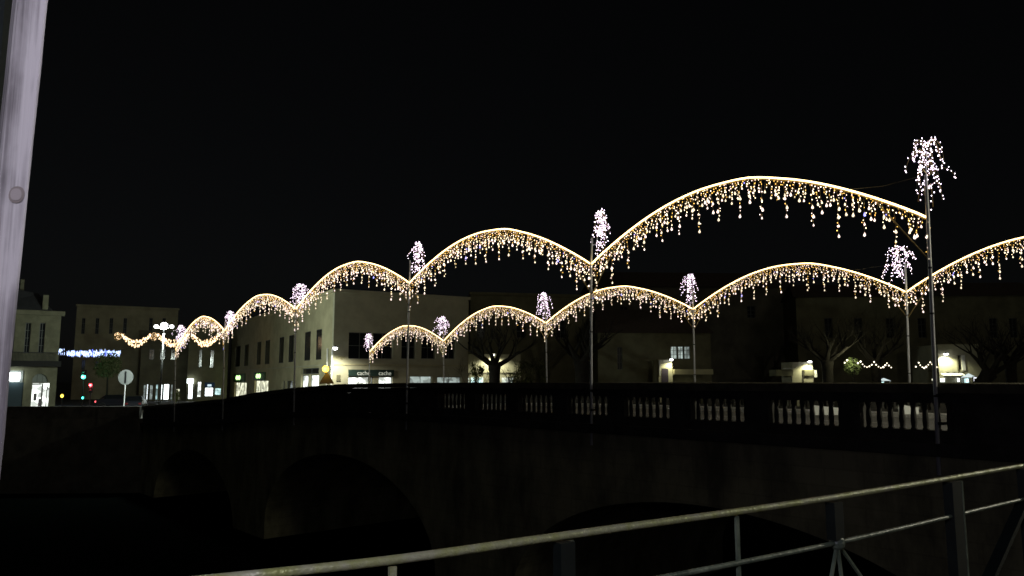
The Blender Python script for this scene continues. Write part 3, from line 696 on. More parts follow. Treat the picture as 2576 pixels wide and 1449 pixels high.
# market stands at far right
def stand(x0, x1, y0, y1, Y, label, peak=True):
    c = at((x0 + x1) / 2, 958, Y); F = Frame((c.x, c.y), 0); o = thing('market_tent' if peak else 'light_box_sign', (c.x, c.y, SB), label, 'tent' if peak else 'sign')
    r = rect(F, x0, x1, y0, y1); um = (r[0] + r[1]) / 2
    if peak:
        vm = r[2] + (r[3] - r[2]) * .55; mb = MB(); P = F.P
        a, b, c_, d = P(r[0] , vm, .8), P(r[1] , vm, .8), P(r[1], vm, -.8), P(r[0], vm, -.8); tp = P(um, r[3], 0)
        for q_ in ((a, b, tp), (b, c_, tp), (c_, d, tp), (d, a, tp), (d, c_, b, a)): mb.face(q_)
        mb.build('canopy', lit('tent_cloth_glow', (.85, 1, 1), .8), o)
        for u_ in (r[0] + .06, r[1] - .06):
            for w_ in (-.7, .7): MB().fbox(F, u_ - .03, u_ + .03, SB, vm - .01, w_ - .03, w_ + .03).build('leg', M_white, o)
        MB().fbox(F, r[0] + .15, r[1] - .15, r[2] - .1, vm - .12, -.5, -.4).build('lit_display', E_shopc, o)
    else:
        MB().fbox(F, *r, -.1, 0).build('lit_panel', lit('panel_glow', (.9, .92, 1), 1.4), o)
        MB().fbox(F, r[0] - .08, r[1] + .08, r[2] - .1, r[3] + .08, -.2, -.11).build('casing', M_black, o)
        for u_ in (r[0] + .1, r[1] - .1): MB().fbox(F, u_ - .03, u_ + .03, SB, r[2] - .1, -.18, -.12).build('leg', M_black, o)
        n = 7
        for k in range(n):
            uu = r[0] + (r[1] - r[0]) * (k + .8) / (n + .6); MB().fbox(F, uu - .04, uu + .04, r[2] + .12, r[3] - .12, .005, .02).build('slat', M_old, o)
stand(2428, 2446, 939, 962, 80, 'small pale glowing market tent at the far right beyond the parapet')
stand(2451, 2457, 949, 962, 79, 'narrow glowing panel sign beside the small market tent', False)
stand(2466, 2488, 949, 960, 80, 'wide glowing box sign right of the small market tent', False)
stand(2215, 2232, 951, 966, 79, 'low yellow-lit awning stand between two dark trees', True)

# --- left: shop street
sb1, F1 = simple_building('shop_building', 352, 470, 838, 113, 24, M_old, 'dim street building with bright white shop fronts, left of the corner house',
    wins=[(360, 366, 968, 1012), (368, 372, 966, 1012), (376, 384, 968, 1012), (391, 397, 967, 1012), (400, 408, 967, 1012), (411, 425, 966, 1012), (429, 434, 967, 1012), (442, 452, 978, 1012),
          (375, 388, 878, 905), (402, 416, 878, 905), (430, 444, 878, 905)],
    lits=(E_shopdim, E_white, E_shopdim, E_shopc, E_white, E_white, E_shopdim, E_shopw, None, None, None))
sb2, F2 = simple_building('shop_building', 471, 572, 826, 110, 20, M_old, 'dark narrow building with small bright shop fronts beside the corner house',
    wins=[(455 + 18, 485, 960, 1004), (489, 492, 968, 1004), (496, 506, 960, 999), (515, 536, 975, 997), (540, 556, 976, 994), (500, 508, 880, 925), (528, 538, 880, 925)],
    lits=(E_white, E_shopc, E_shop, E_white, E_shopc, None, None))
r = rect(F2, 522, 532, 967, 972); MB().fbox(F2, *r, .02, .1).build('shop_sign', lit('blue_white_sign', (.7, .9, 1), .9), sb2)
r = rect(F2, 515, 540, 962, 974); MB().fbox(F2, *r, .0, .02).build('fascia', mat('blue_fascia', (.01, .05, .14), .5), sb2)
r = rect(F2, 471, 487, 953, 964); MB().fbox(F2, *r, .02, .5).build('lit_fascia', E_white, sb2)
db, FD = simple_building('tall_house', 182, 440, 775, 124, 28, M_ochre, 'large plain town house with faint upper windows behind the blue light banner',
    wins=[(205, 214, 800, 840), (240, 249, 800, 840), (275, 284, 800, 840), (310, 319, 800, 840), (205, 214, 905, 930), (240, 249, 905, 930), (375, 384, 800, 832), (408, 417, 800, 832)])


# --- far left building with the arched doorway
c = at(80, 958, 76); FE = Frame((c.x, c.y), 33)
eb = thing('arcade_building', (c.x, c.y, SB), 'old limestone building with arched lit doorway and mansard roof at far left', 'building')
u0, u1 = FE.uv(-60, 950)[0], FE.uv(143, 950)[0]; v1 = FE.uv(80, 792)[1]
door = rect(FE, 79, 122, 964, 1040); fan = rect(FE, 80, 121, 940, 962); shop = rect(FE, 12, 58, 932, 1040)
door = (door[0], door[1], SB + .1, door[3]); shop = (shop[0], shop[1], SB + .1, shop[3])
upw = [rect(FE, a, b, 812, 888) for a, b in ((22, 36), (62, 76), (98, 112))]
wm = MB(); block('wall', FE, u0, u1, v1, 12, M_limest, [door, fan, shop] + upw, eb)
for h in upw: window(FE, h, eb, bars=(1, 3))
# arch corners close the fanlight to a half round
ac = MB(); um, ru, rv = (fan[0] + fan[1]) / 2, (fan[1] - fan[0]) / 2, fan[3] - fan[2]
for s_ in (-1, 1):
    n = 8
    for k in range(n):
        a, b = PI / 2 * k / n, PI / 2 * (k + 1) / n
        pa = (um + s_ * ru * math.cos(a), fan[2] + rv * math.sin(a)); pb = (um + s_ * ru * math.cos(b), fan[2] + rv * math.sin(b))
        ac.hexa([FE.P(um + s_ * ru, pa[1], -.004), FE.P(pa[0], pa[1], -.004), FE.P(pa[0], pa[1], -.3), FE.P(um + s_ * ru, pa[1], -.3),
                 FE.P(um + s_ * ru, pb[1], -.004), FE.P(pb[0], pb[1], -.004), FE.P(pb[0], pb[1], -.3), FE.P(um + s_ * ru, pb[1], -.3)])
ac.build('arch_spandrel', M_limest, eb)
window(FE, fan, eb, bars=(2, 0), name='fanlight', pane=mat('dull_glass', (.25, .28, .25), .4))
dw = MB(); dw.fbox(FE, door[0], door[1], door[2], door[3], -.33, -.30).build('lit_interior', E_shop, eb)
def px_box(F, x0, x1, y0, y1, w0, w1, nm, m, root):
    r = rect(F, x0, x1, y0, y1); return MB().fbox(F, r[0], r[1], max(r[2], SB + .1), r[3], w0, w1).build(nm, m, root)
px_box(FE, 103, 107, 966, 1026, -.29, -.24, 'door_jamb', M_grim, eb); px_box(FE, 116, 118, 966, 1026, -.29, -.24, 'door_jamb', M_grim, eb)
px_box(FE, 80, 103, 965, 968, -.29, -.22, 'lintel', M_grim, eb)
px_box(FE, 84, 92, 990, 1008, -.28, -.18, 'shop_display', mat('display_grey', (.2, .18, .2), .6), eb); px_box(FE, 96, 103, 1003, 1022, -.28, -.18, 'shop_display', mat('display_grey', (.2, .18, .2), .6), eb)
px_box(FE, 12, 58, 962, 1040, -.3, -.2, 'shop_shutter', mat('dark_blue_shutter', (.03, .05, .06), .5), eb)
px_box(FE, 12, 58, 932, 962, -.3, -.22, 'fascia', M_frame, eb)
r = rect(FE, 23, 50, 937, 958)
MB().fbox(FE, *r, .1, .3).build('light_box', lit('bright_box_light', (.9, 1, 1), 9), eb)
MB().fbox(FE, u0, u1 + .25, *[FE.uv(80, y)[1] for y in (922, 908)], .004, .9).build('balcony_slab', mat('dark_slab_stone', (.03, .03, .028), .9), eb)  # slab near black all over, darker than the wall stone
bal = MB()
for k in range(60):
    u_ = u0 + (u1 - u0) * k / 59; v_ = FE.uv(80, 908)[1]; bal.fbox(FE, u_ - .015, u_ + .015, v_, v_ + .8, .82, .85)
bal.fbox(FE, u0, u1, v_ + .8, v_ + .86, .8, .87)
bal.build('balcony_railing', M_black, eb)
MB().fbox(FE, u0, u1 + .3, v1 + .004, v1 + .45, -.3, .35).build('cornice', M_limest, eb)
P = FE.P; vr = FE.uv(80, 712)[1]; ro = MB(); o_ = .1; ur = FE.uv(132, 800)[0]; u2 = FE.uv(100, 720)[0]
ro.hexa([P(u0, v1 + .46, o_), P(ur, v1 + .46, o_), P(ur, v1 + .46, -11), P(u0, v1 + .46, -11), P(u0, vr, -2.5), P(u2, vr - .8, -2.5), P(u2, vr - .8, -9), P(u0, vr, -9)])
ro.build('mansard_roof', M_slate, eb)
r = rect(FE, 108, 122, 742, 775); MB().fbox(FE, r[0], r[1], v1 + .46, r[3], -1.6, -.1).build('dormer', M_limest, eb)
r = rect(FE, 52, 62, 690, 712); MB().fbox(FE, r[0], r[1], r[2] - 1.5, r[3], -6, -4.5).build('chimney', M_limest, eb)

def leafcloud(mb, c, rx, rz, n, sz):
    for _ in range(n):
        a, z = random.random() * 6.283, random.uniform(-1, 1); rr = random.random() ** .45; s = math.sqrt(1 - z * z) * rr
        p = Vector(c) + Vector((math.cos(a) * s * rx, math.sin(a) * s * rx, z * rr * rz)); d = Vector((random.gauss(0, 1), random.gauss(0, 1), random.gauss(0, 1))).normalized(); e = d.orthogonal().normalized()
        mb.face([p - d * sz, p + e * sz * .5, p + d * sz, p - e * sz * .5])
# ------------------------------------------------------------------ street furniture, left
tl = at(413, 820, 62); base = Vector((tl.x, tl.y, SB))
sl = thing('street_lamp', base, 'tall street lamp with three glowing white heads at left', 'street lamp')
MB().tube([base, tl], [.085, .045], 10).build('post', mat('grey_post_paint', (.035, .035, .035), .5), sl, smooth=True)
for x, y, rr in ((393, 821.5, .17), (413, 818, .27), (432, 821.5, .16)):
    h = at(x, y, 62); MB().tube([tl - Vector((0, 0, .3)), h + Vector((0, 0, .02))], .03, 6).build('arm', M_galv, sl)
    MB().ball(h, rr, 12, 8, .8).build('lamp_globe', E_lamp, sl, smooth=True)
lamp('lamp_light', tl - Vector((0, 0, .6)), 6000, (.80, .92, .82), sl, .4)
# traffic signals
def signal(x, y, Y, m, label, r=.13):
    h = at(x, y, Y); b = Vector((h.x, h.y, SB)); o = thing('traffic_light', b, label, 'traffic light')
    MB().tube([b, h + Vector((0, .14, -.3))], .05, 8).build('post', M_black, o); i = {'g': -1, 'r': 1}[m]
    zc = h.z + (.28 if m == 'g' else -.28)
    MB().box((h.x, h.y + .12, zc), (.36, .2, 1.0)).build('housing', M_black, o)
    for k, mm in enumerate(('g', 'a', 'r')):
        z = zc - .28 + k * .28; mt = {'g': E_tgreen, 'r': E_tred}[m] if mm == m else mat('dark_lens', (.03, .03, .03), .3)
        MB().ball((h.x, h.y, z), r, 10, 6).build('lens', mt, o, smooth=True)
    lamp('lens_light', h - Vector((0, .3, 0)), 70, (.05, 1, .6) if m == 'g' else (1, .08, .1), o, .1)
signal(210, 948, 84, 'g', 'traffic light glowing turquoise green left of the round sign', .22)
signal(228, 969, 80, 'r', 'traffic light glowing red just below the green one', .14)
def small_lamp(x, y, Y, m, name, label, r=.1):
    h = at(x, y, Y); b = Vector((h.x, h.y, SB)); o = thing(name, b, label, 'lamp')
    MB().tube([b, h - Vector((0, 0, .1))], .035, 8).build('post', M_black, o); MB().box(h + Vector((0, .1, 0)), (.3, .12, .36)).build('housing', M_black, o); MB().ball(h, r, 10, 6, 1.3).build('lens', m, o)
small_lamp(208, 1001, 83, E_tgreen, 'pedestrian_signal', 'small green pedestrian signal below the red traffic light', .09)
small_lamp(156, 996, 82, E_amber, 'beacon_light', 'small orange beacon low at the right edge of the limestone building', .14)
# round sign seen from behind
h = at(316, 949, 66.5); b = Vector((h.x, h.y, SB)); rs = thing('round_sign', b, 'round pale road sign with dark upright bar, left of the shop fronts', 'road sign')
MB().tube([b, h + Vector((0, .05, .55))], .04, 8).build('post', M_galv, rs)
dsc = MB(); n = 24; R_ = .66
k0 = [Vector((h.x + R_ * math.cos(2 * PI * i / n), h.y, h.z + R_ * math.sin(2 * PI * i / n))) for i in range(n)]
dsc.face(k0); dsc.face([v + Vector((0, .03, 0)) for v in reversed(k0)])
for i in range(n): dsc.face([k0[i], k0[(i + 1) % n], k0[(i + 1) % n] + Vector((0, .03, 0)), k0[i] + Vector((0, .03, 0))][::-1])
dsc.build('disc', mat('sign_grey_white', (.24, .25, .25), .5), rs); MB().box((h.x, h.y - .02, h.z), (.15, .03, 1.02)).build('bar', M_black, rs)
# blue LED banner
a, b = at(146, 886, 98), at(302, 886, 96); lb_ = thing('led_banner', a.lerp(b, .5), 'blue-white glowing LED banner hung across the street at left', 'light banner')
MB().tube([a - Vector((2, 0, -.6)), a + Vector((0, 0, .3)), a.lerp(b, .5) + Vector((0, 0, .22)), b + Vector((0, 0, .3)), b + Vector((4, 0, .8))], .02, 5).build('cable', M_cable, lb_)
for i in range(78):
    f = i / 77
    if .075 < f < .10 or .115 < f < .15: continue
    p = a.lerp(b, f); y = -.12 if f > .15 else .1; mb = MB(); hh = random.uniform(.25, .6)
    for k in range(3 if f < .15 else 5):
        q = p + Vector((random.uniform(-.06, .06), 0, y + random.uniform(-hh, hh) * .8 - .05)); mb.octa(q, .035, 0, .16)
    mb.build('led_cluster', E_blue if random.random() < .7 else lit('deep_blue_led', (.10, .16, 1), 3) if random.random() < .5 else lit('cyan_led', (.55, .85, 1), 2.6), lb_)
# orange swags over the street
for lab, xa, xb, ball in (('left orange light swag with a round ornament, above the blue banner', 306, 380, 296), ('middle orange light swag behind the triple street lamp', 396, 440, 387), ('right orange light swag seen inside the smallest near arch', 482, 553, None)):
    Y = 90; A, B = at(xa, 840, Y), at(xb + (34 if xb == 440 else 0), 840, Y)
    o = thing('light_swag', A.lerp(B, .5), lab, 'light garland', 'orange light swags across the street')
    n = 16; rr = []
    for i in range(n):
        f = (i + .5) / n; sag = 1.05 * (1 - (2 * f - 1) ** 2); p = A.lerp(B, f) - Vector((0, 0, sag)); ln = .12 + .42 * (1 - (2 * f - 1) ** 2)
        mb = MB()
        for k in range(9): mb.octa(p + Vector((random.uniform(-.12, .12), random.uniform(-.05, .05), random.uniform(-ln, ln * .6))), .05, 0, .10)
        mb.build('light_cluster', E_orange, o); rr.append(p + Vector((0, 0, .25)))
    MB().tube(rr, .015, 5).build('cable', M_cable, o)
    if ball:
        c = at(ball, 847, Y); o2 = thing('light_ball', c, 'round orange light ornament at %s' % ('the far left end of the swags' if ball < 300 else 'the gap between two swags'), 'light ball', 'round orange light ornaments')
        mb = MB()
        for k in range(4):
            an = PI * k / 4; mb.tube([c + Vector((math.cos(an) * math.sin(q_ / 12 * 2 * PI) * .36, math.sin(an) * math.sin(q_ / 12 * 2 * PI) * .36, math.cos(q_ / 12 * 2 * PI) * .46)) for q_ in range(13)], .03, 4, False)
        mb.build('wire_ball', M_goldwire, o2)
        m2 = MB()
        for k in range(46):
            an, zz = random.random() * 6.28, random.uniform(-1, 1); q_ = math.sqrt(1 - zz * zz); m2.octa(c + Vector((math.cos(an) * q_ * .37, math.sin(an) * q_ * .37, zz * .47)), .04)
        m2.build('bulbs', E_orange, o2, kind='stuff')
# roadworks sign with amber lamp, on the bridge
h = at(822, 951, 48); rw = thing('roadworks_sign', (h.x, h.y, ztop(45) - .95), 'dark triangular roadworks sign with a glowing amber lamp on top', 'road sign')
bz = rw.location.z; tr = MB(); s_ = .48
MB().tube([(h.x, h.y + .05, bz), (h.x, h.y + .05, h.z)], .03, 8).build('post', M_galv, rw)
MB().box((h.x, h.y + .05, bz + .03), (.6, .5, .06)).build('foot', M_black, rw)
v3 = [(h.x - s_, h.y, h.z - .36), (h.x + s_, h.y, h.z - .36), (h.x + .05, h.y, h.z + .38), (h.x - .05, h.y, h.z + .38)]
tr.face(v3); tr.face([(x, y + .03, z) for x, y, z in reversed(v3)])
for i in range(4): p_, q_ = v3[i], v3[(i + 1) % 4]; tr.face([q_, p_, (p_[0], p_[1] + .03, p_[2]), (q_[0], q_[1] + .03, q_[2])])
tr.build('triangle_plate', mat('dull_sign_plate', (.10, .08, .07), .6), rw)
lc = at(819, 928, 48); MB().ball(lc, .21, 14, 8).build('amber_lamp', E_amber, rw, smooth=True); MB().tube([lc - Vector((0, 0, .2)), (lc.x, lc.y, h.z + .3)], .05, 8).build('lamp_stem', M_black, rw)
lamp('lamp_light', lc - Vector((0, .35, 0)), 25, (1, .6, .05), rw, .15)

# white boards added on the bridge as pale shapes between the balusters
for i, (xa, xb, ya, yb, ZZ, lab) in enumerate(((2042, 2112, 1019, 1044, 27.5, 'added white board behind the balusters, second bay from the right end'), (2262, 2312, 1017, 1042, 24.5, 'added white board behind the balusters, rightmost bay of the parapet'))):
    a, b = at(xa, yb, ZZ), at(xb, yb, ZZ); zt_ = at(xa, ya, ZZ).z; bz_ = ztop(5) - 1.08
    o = thing('pale_board', (a.x, a.y, bz_), lab, 'barrier')
    MB().hexa([a, b, b + Vector((0, .04, 0)), a + Vector((0, .04, 0)), (a.x, a.y, zt_), (b.x, b.y, zt_ - .1), (b.x, b.y + .04, zt_ - .1), (a.x, a.y + .04, zt_)]).build('board', mat('board_white', (.85, .88, .84), .5), o)
    for q_ in (a.lerp(b, .15), a.lerp(b, .85)): MB().box((q_.x, q_.y + .08, (bz_ + a.z) / 2 + .05), (.05, .05, a.z - bz_ + .1)).build('leg', M_galv, o)

c = at(272, 958, 86); o = thing('street_tree', (c.x, c.y, SB), 'small leafy street tree left of the round road sign, behind the traffic lights', 'tree')
mb = MB(); cc = at(272, 918, 86); leafcloud(mb, cc, 1.5, 1.5, 1500, .12); leafcloud(mb, cc + Vector((-.6, 0, -.6)), 1.0, .9, 500, .12); mb.build('crown', mat('fresh_leaf', (.10, .13, .05), .6), o); MB().tube([(c.x, c.y, SB), cc], [.14, .06], 8).build('trunk', M_bark, o)

# cars
def car(x, Y, heading, label, tail=False):
    c = at(x, 958, Y); o = thing('parked_car', (c.x, c.y, SB), label, 'car', 'parked cars beyond the bridge'); q = Matrix.Rotation(heading, 3, 'Z'); org = Vector((c.x, c.y, SB))
    T = lambda p: org + q @ Vector(p)
    def loft(sections, nm, m):
        mb = MB(); k = len(sections[0])
        for s in sections: mb.v += [T(p) for p in s]
        for i in range(len(sections) - 1):
            for j in range(k): mb.f.append((i * k + j, i * k + (j + 1) % k, (i + 1) * k + (j + 1) % k, (i + 1) * k + j)); mb.m.append(0)
        mb.f.append(tuple(reversed(range(k)))); mb.f.append(tuple((len(sections) - 1) * k + j for j in range(k))); mb.m += [0, 0]
        return mb.build(nm, m, o, smooth=False)
    sec = []
    for xx, zb, zt, ww in ((-2.05, .4, .75, .7), (-1.95, .3, .92, .82), (-1.2, .25, .98, .86), (0, .25, .98, .86), (1.2, .25, .92, .86), (1.9, .3, .72, .8), (2.05, .4, .6, .68)):
        sec.append([(xx, -ww, zb), (xx, ww, zb), (xx, ww * 1.0, (zb + zt) / 2), (xx, ww * .95, zt), (xx, -ww * .95, zt), (xx, -ww, (zb + zt) / 2)])
    loft(sec, 'body', mat('dark_car_paint', (.02, .022, .03), .25, spec=.6))
    loft([[(xx, -w_, .93), (xx, w_, .93), (xx, w_ * .86, zt), (xx, -w_ * .86, zt)] for xx, zt, w_ in ((-1.75, .96, .74), (-1.2, 1.40, .74), (.3, 1.44, .74), (1.15, .98, .74))], 'cabin_glass', M_dpane)
    for sx in (-1.3, 1.3):
        for sy in (-.82, .82):
            mb = MB(); mb.tube([T((sx, sy - .09, .31)), T((sx, sy + .09, .31))], .31, 14).build('wheel', M_black, o)
    for sy in (-.6, .6):
        MB().box(T((-2.06, sy, .68)), (.1, .25, .16), heading).build('tail_light', E_tred if tail else mat('lens_red', (.2, .02, .02), .3), o)
        MB().box(T((2.03, sy, .58)), (.12, .28, .14), heading).build('headlight', mat('lens_clear', (.6, .6, .6), .2), o)
car(346, 78, 1.9, 'dark parked car just right of the round road sign')
car(300, 84, .2, 'dark parked car just left of the round road sign', True)
# planter shrub
h = at(444, 994, 84); ps = thing('potted_shrub', (h.x, h.y, SB), 'small dark oval shrub before the bright shop fronts', 'shrub')
mb = MB(); leafcloud(mb, (h.x, h.y, SB + 1.3), .38, .75, 500, .09); mb.build('foliage', M_leaf, ps); MB().lathe((h.x, h.y, SB), [(.22, 0), (.3, .5)], 12).build('pot', M_grim, ps); MB().tube([(h.x, h.y, SB + .4), (h.x, h.y, SB + 1.2)], .04, 6).build('stem', M_bark, ps)

# ------------------------------------------------------------------ trees (bare, winter)
def branch(mb, p, d, ln, r, depth, n=4):
    pts = [p]; rs = [r]; q = Vector(p); dd = Vector(d)
    for i in range(n):
        dd = (dd + Vector((random.uniform(-.16, .16), random.uniform(-.16, .16), random.uniform(-.02, .12)))).normalized(); q = q + dd * ln / n; pts.append(q.copy()); rs.append(r * (1 - .6 * (i + 1) / n))
    mb.tube(pts, rs, 7 if r > .15 else 4, False)
    if depth:
        for k in range(3 if depth > 1 else 4):
            i = random.randint(max(1, n - 2), n); a = random.random() * 6.283; s = random.uniform(.5, .95)
            nd = (dd + Vector((math.cos(a) * s, math.sin(a) * s, random.uniform(-.1, .5)))).normalized()
            branch(mb, pts[i], nd, ln * random.uniform(.6, .82), max(rs[i] * .72, .012), depth - 1)
def tree(x, Y, wpx, lab, hh=4.2, lean=(0, 0), depth=4, flare=1.35):
    c = at(x, 958, Y); b = Vector((c.x, c.y, SB - .1)); r = wpx / 2 * Y / 1900; o = thing('bare_tree', b, lab, 'tree', 'bare trees beyond the far parapet')
    top = b + Vector((lean[0], lean[1], hh)); t = MB(); t.tube([b, b.lerp(top, .15), b.lerp(top, .5), b.lerp(top, .85), top], [r * flare * 1.1, r * flare, r, r * 1.02, r * 1.25], 12).build('trunk', M_bark, o, smooth=True)
    cr = MB()
    for k in range(6):
        a = 2 * PI * k / 6 + random.random(); d = Vector((math.cos(a) * .95 + lean[0] * .1, math.sin(a) * .95, random.uniform(.45, 1.1))).normalized()
        branch(cr, top - Vector((0, 0, .15)), d, random.uniform(2.2, 3.0), r * .55, depth - 1)
    cr.build('crown', M_bark, o)
tree(1244, 76, 27, 'wide black bare tree trunk before the lit pale wall', 4.6)
tree(1464, 78, 34, 'thick black tree just left of the second near pole', 5)
tree(2083, 77, 26, 'dark tree right of the yellow-lit notice block', 5)
tree(2205, 78, 22, 'dark tree between the lit leafy tree and the far-row pole', 5)
tree(2405, 76, 30, 'dark tree leaning to the right at the far right', 3.8, (3.4, 0))
tree(2545, 77, 24, 'dark tree at the right edge of the picture', 5)
tree(950, 79, 12, 'slim bare tree before the cache shop front', 5, depth=4)
def shrub(x, Y, wpx, y0, lab, n=900, lit_=False):
    c = at(x, 958, Y); v1_ = at(x, y0, Y).z; r = wpx / 2 * Y / 1900; hgt = v1_ - SB; b = Vector((c.x, c.y, SB)); o = thing('leafy_shrub', b, lab, 'shrub', 'leafy shrubs beyond the far parapet')
    mb = MB()
    for _ in range(9):
        cc = b + Vector((random.uniform(-.6, .6) * r, random.uniform(-.6, .6) * r, hgt * random.uniform(.45, .9))); leafcloud(mb, cc, r * random.uniform(.25, .5), hgt * random.uniform(.1, .2), n // 9, .11)
    mb.build('foliage', M_leaf, o); st_ = MB()
    for k in range(5): branch(st_, b, Vector((random.uniform(-.3, .3), random.uniform(-.3, .3), 1)).normalized(), hgt * .6, .05, 2)
    st_.build('stems', M_bark, o)
for a_ in ((1150, 78, 60, 905, 'loose leafy shrub at the left side of the lit wall'), (1200, 77.5, 50, 918, 'low leafy shrub just left of the wide black trunk'), (1300, 77, 70, 905, 'dense leafy shrub just right of the wide black trunk'), (1350, 77.5, 80, 895, 'large rounded shrub left of the thick black tree')): shrub(*a_)
# string-lit leafy tree and its light chain
c = at(2146, 958, 76); o = thing('leafy_tree', (c.x, c.y, SB), 'small leafy tree lit up yellow-green inside the string lights', 'tree')
mb = MB(); cc = at(2144, 922, 76); leafcloud(mb, cc, .85, .95, 1500, .08); mb.build('crown', mat('fresh_leaf', (.10, .13, .05), .6), o); MB().tube([(c.x, c.y, SB), cc], [.12, .05], 8).build('trunk', M_bark, o)
tlp = cc + Vector((-.5, -1.3, .75))
lh = thing('assumed_floodlight', tlp, 'assumed small floodlight, added to shine into the lit leafy tree', 'lamp')  # unseen floodlight, added to brighten the leafy crown
MB().box(tlp - Vector((0, .12, 0)), (.16, .12, .12)).build('housing', M_black, lh); MB().tube([(tlp.x, tlp.y - .2, SB), tlp - Vector((0, .2, 0))], .03, 6).build('post', M_black, lh)
lamp('lamp_light', tlp, 170, (1, 1, .6), lh, .1)
def chain(pts, Y, lab):
    P3 = [at(x, y, Y) for x, y in pts]; o = thing('string_lights', P3[0], lab, 'string lights', 'festoon strings between the trees')
    MB().tube(P3, .005, 4).build('cable', M_cable, o)
    for p in P3: MB().ball(p - Vector((0, 0, .06)), random.choice((.05, .065, .08)), 8, 5).build('bulb', lit('festoon_bulb', (1, .88, .66), 4), o)
chain([(2125, 911), (2131, 905), (2158, 912), (2165, 908), (2170, 915), (2175, 920), (2181, 922), (2187, 920), (2193, 916), (2199, 909), (2204, 916), (2210, 921), (2216, 924), (2222, 922), (2227, 917), (2231, 912), (2236, 918), (2242, 923)], 75, 'string of small warm bulbs beside the lit leafy tree')
chain([(2304, 921), (2311, 911), (2315, 917), (2320, 922), (2325, 924), (2330, 921), (2335, 916), (2340, 910), (2345, 915), (2351, 920), (2357, 922)], 75, 'string of small warm bulbs just left of the tall right pole')
# assumed street lamp, added unseen right of the frame to light deck, poles and trees
hb_ = BP(-5.5, 7.5, 6.2); bb_ = BP(-5.5, 7.5, ztop(0) - 1.2); assumed_street_lamp = thing('street_lamp', bb_, 'assumed tall street lamp, added on the bridge approach beyond the right edge of the picture', 'street lamp')
MB().tube([bb_, hb_ + Vector((0, 0, .15))], [.1, .05], 10).build('post', M_galv, assumed_street_lamp); MB().lathe(hb_, [(.30, 0), (.24, .14), (.05, .22)], 12).build('lamp_shade', M_black, assumed_street_lamp); MB().ball(hb_ - Vector((0, 0, .03)), .2, 12, 6, .6).build('lamp_glass', E_lamp, assumed_street_lamp)
lamp('lamp_light', hb_ - Vector((0, 0, .3)), 6500, (1, .95, .74), assumed_street_lamp, .15)

# ------------------------------------------------------------------ footbridge: walkway, railing, timber post, assumed deck lamp
RZ = -.50
rp = []
for px, py in ((473 - 260, 1472), (473, 1446), (980, 1393.5), (1437, 1331), (2100, 1240.5), (2576, 1163.5)):
    d = ray(px, py); k = RZ / d.z; rp.append(d * k)
e = rp[-1] + (rp[-1] - rp[-2]) * 1.4; rp.append(e); s_ = rp[0] + (rp[0] - rp[1]) * 4; rp.insert(0, s_)
def rail_at(px):       # plan point of the railing line under a photo column
    for a, b in zip(rp, rp[1:]):
        pa, pb = 1288 + 1900 * a.x / (a.y * math.cos(TH) + a.z * math.sin(TH)), 1288 + 1900 * b.x / (b.y * math.cos(TH) + b.z * math.sin(TH))
        if pa <= px <= pb: f = (px - pa) / (pb - pa); return a.lerp(b, f)
    return rp[-1]
def smooth_path(P, n=6):
    out = []
    for i in range(len(P) - 1):
        p0, p1, p2, p3 = P[max(i - 1, 0)], P[i], P[i + 1], P[min(i + 2, len(P) - 1)]
        for j in range(n):
            t = j / n; out.append(.5 * ((2 * p1) + (p2 - p0) * t + (2 * p0 - 5 * p1 + 4 * p2 - p3) * t * t + (3 * p1 - p0 - 3 * p2 + p3) * t ** 3))
    out.append(P[-1]); return out
FLOOR = -1.62
rl = thing('footbridge_railing', (rp[3].x, rp[3].y, FLOOR), 'green metal railing with worn grey handrail across the bottom right foreground', 'railing')
lower = lambda P, z: [Vector((p.x, p.y, z)) for p in P]
path = smooth_path(rp[1:])
MB().tube([p - Vector((0, 0, .018)) for p in path], .0135, 14).build('handrail', M_rail, rl, smooth=True)
mid = smooth_path(lower(rp[2:], -.715))
MB().tube(mid, .0105, 10).build('mid_rail', M_green, rl, smooth=True)
MB().tube(lower(path, -1.50), .014, 8).build('bottom_rail', M_green, rl, smooth=True)
def rpost(px, wd, dp, z1, z0, m, name='post'):
    p = rail_at(px); q = rail_at(px + 8); d = (q - p); d.z = 0; a = math.atan2(d.y, d.x)
    MB().box((p.x, p.y, (z0 + z1) / 2), (wd, dp, z1 - z0), a).build(name, m, rl)
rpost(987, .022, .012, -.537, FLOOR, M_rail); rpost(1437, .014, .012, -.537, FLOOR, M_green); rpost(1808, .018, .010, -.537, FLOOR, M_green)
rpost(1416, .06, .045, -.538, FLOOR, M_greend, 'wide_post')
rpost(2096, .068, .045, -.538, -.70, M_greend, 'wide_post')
rpost(2356, .105, .05, -.538, FLOOR, M_greend, 'wide_post'); rpost(2371, .014, .05, -.538, FLOOR, M_green)  # paler narrow bar stands in for the wide post's lit side
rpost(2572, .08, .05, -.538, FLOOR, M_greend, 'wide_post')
nd = rail_at(2100); nd = Vector((nd.x, nd.y, -.715))
MB().ball(nd, .034, 10, 6).build('rail_joint', M_green, rl)
for px in (1960, 2122, 2285):
    b = rail_at(px); MB().bar(nd, (b.x, b.y, -1.5), .012, .012).build('brace', M_green, rl)
a_ = rail_at(2563); b_ = rail_at(2300); MB().bar((a_.x, a_.y, -.73), (b_.x, b_.y, -1.5), .06, .03).build('diagonal_beam', M_greend, rl)
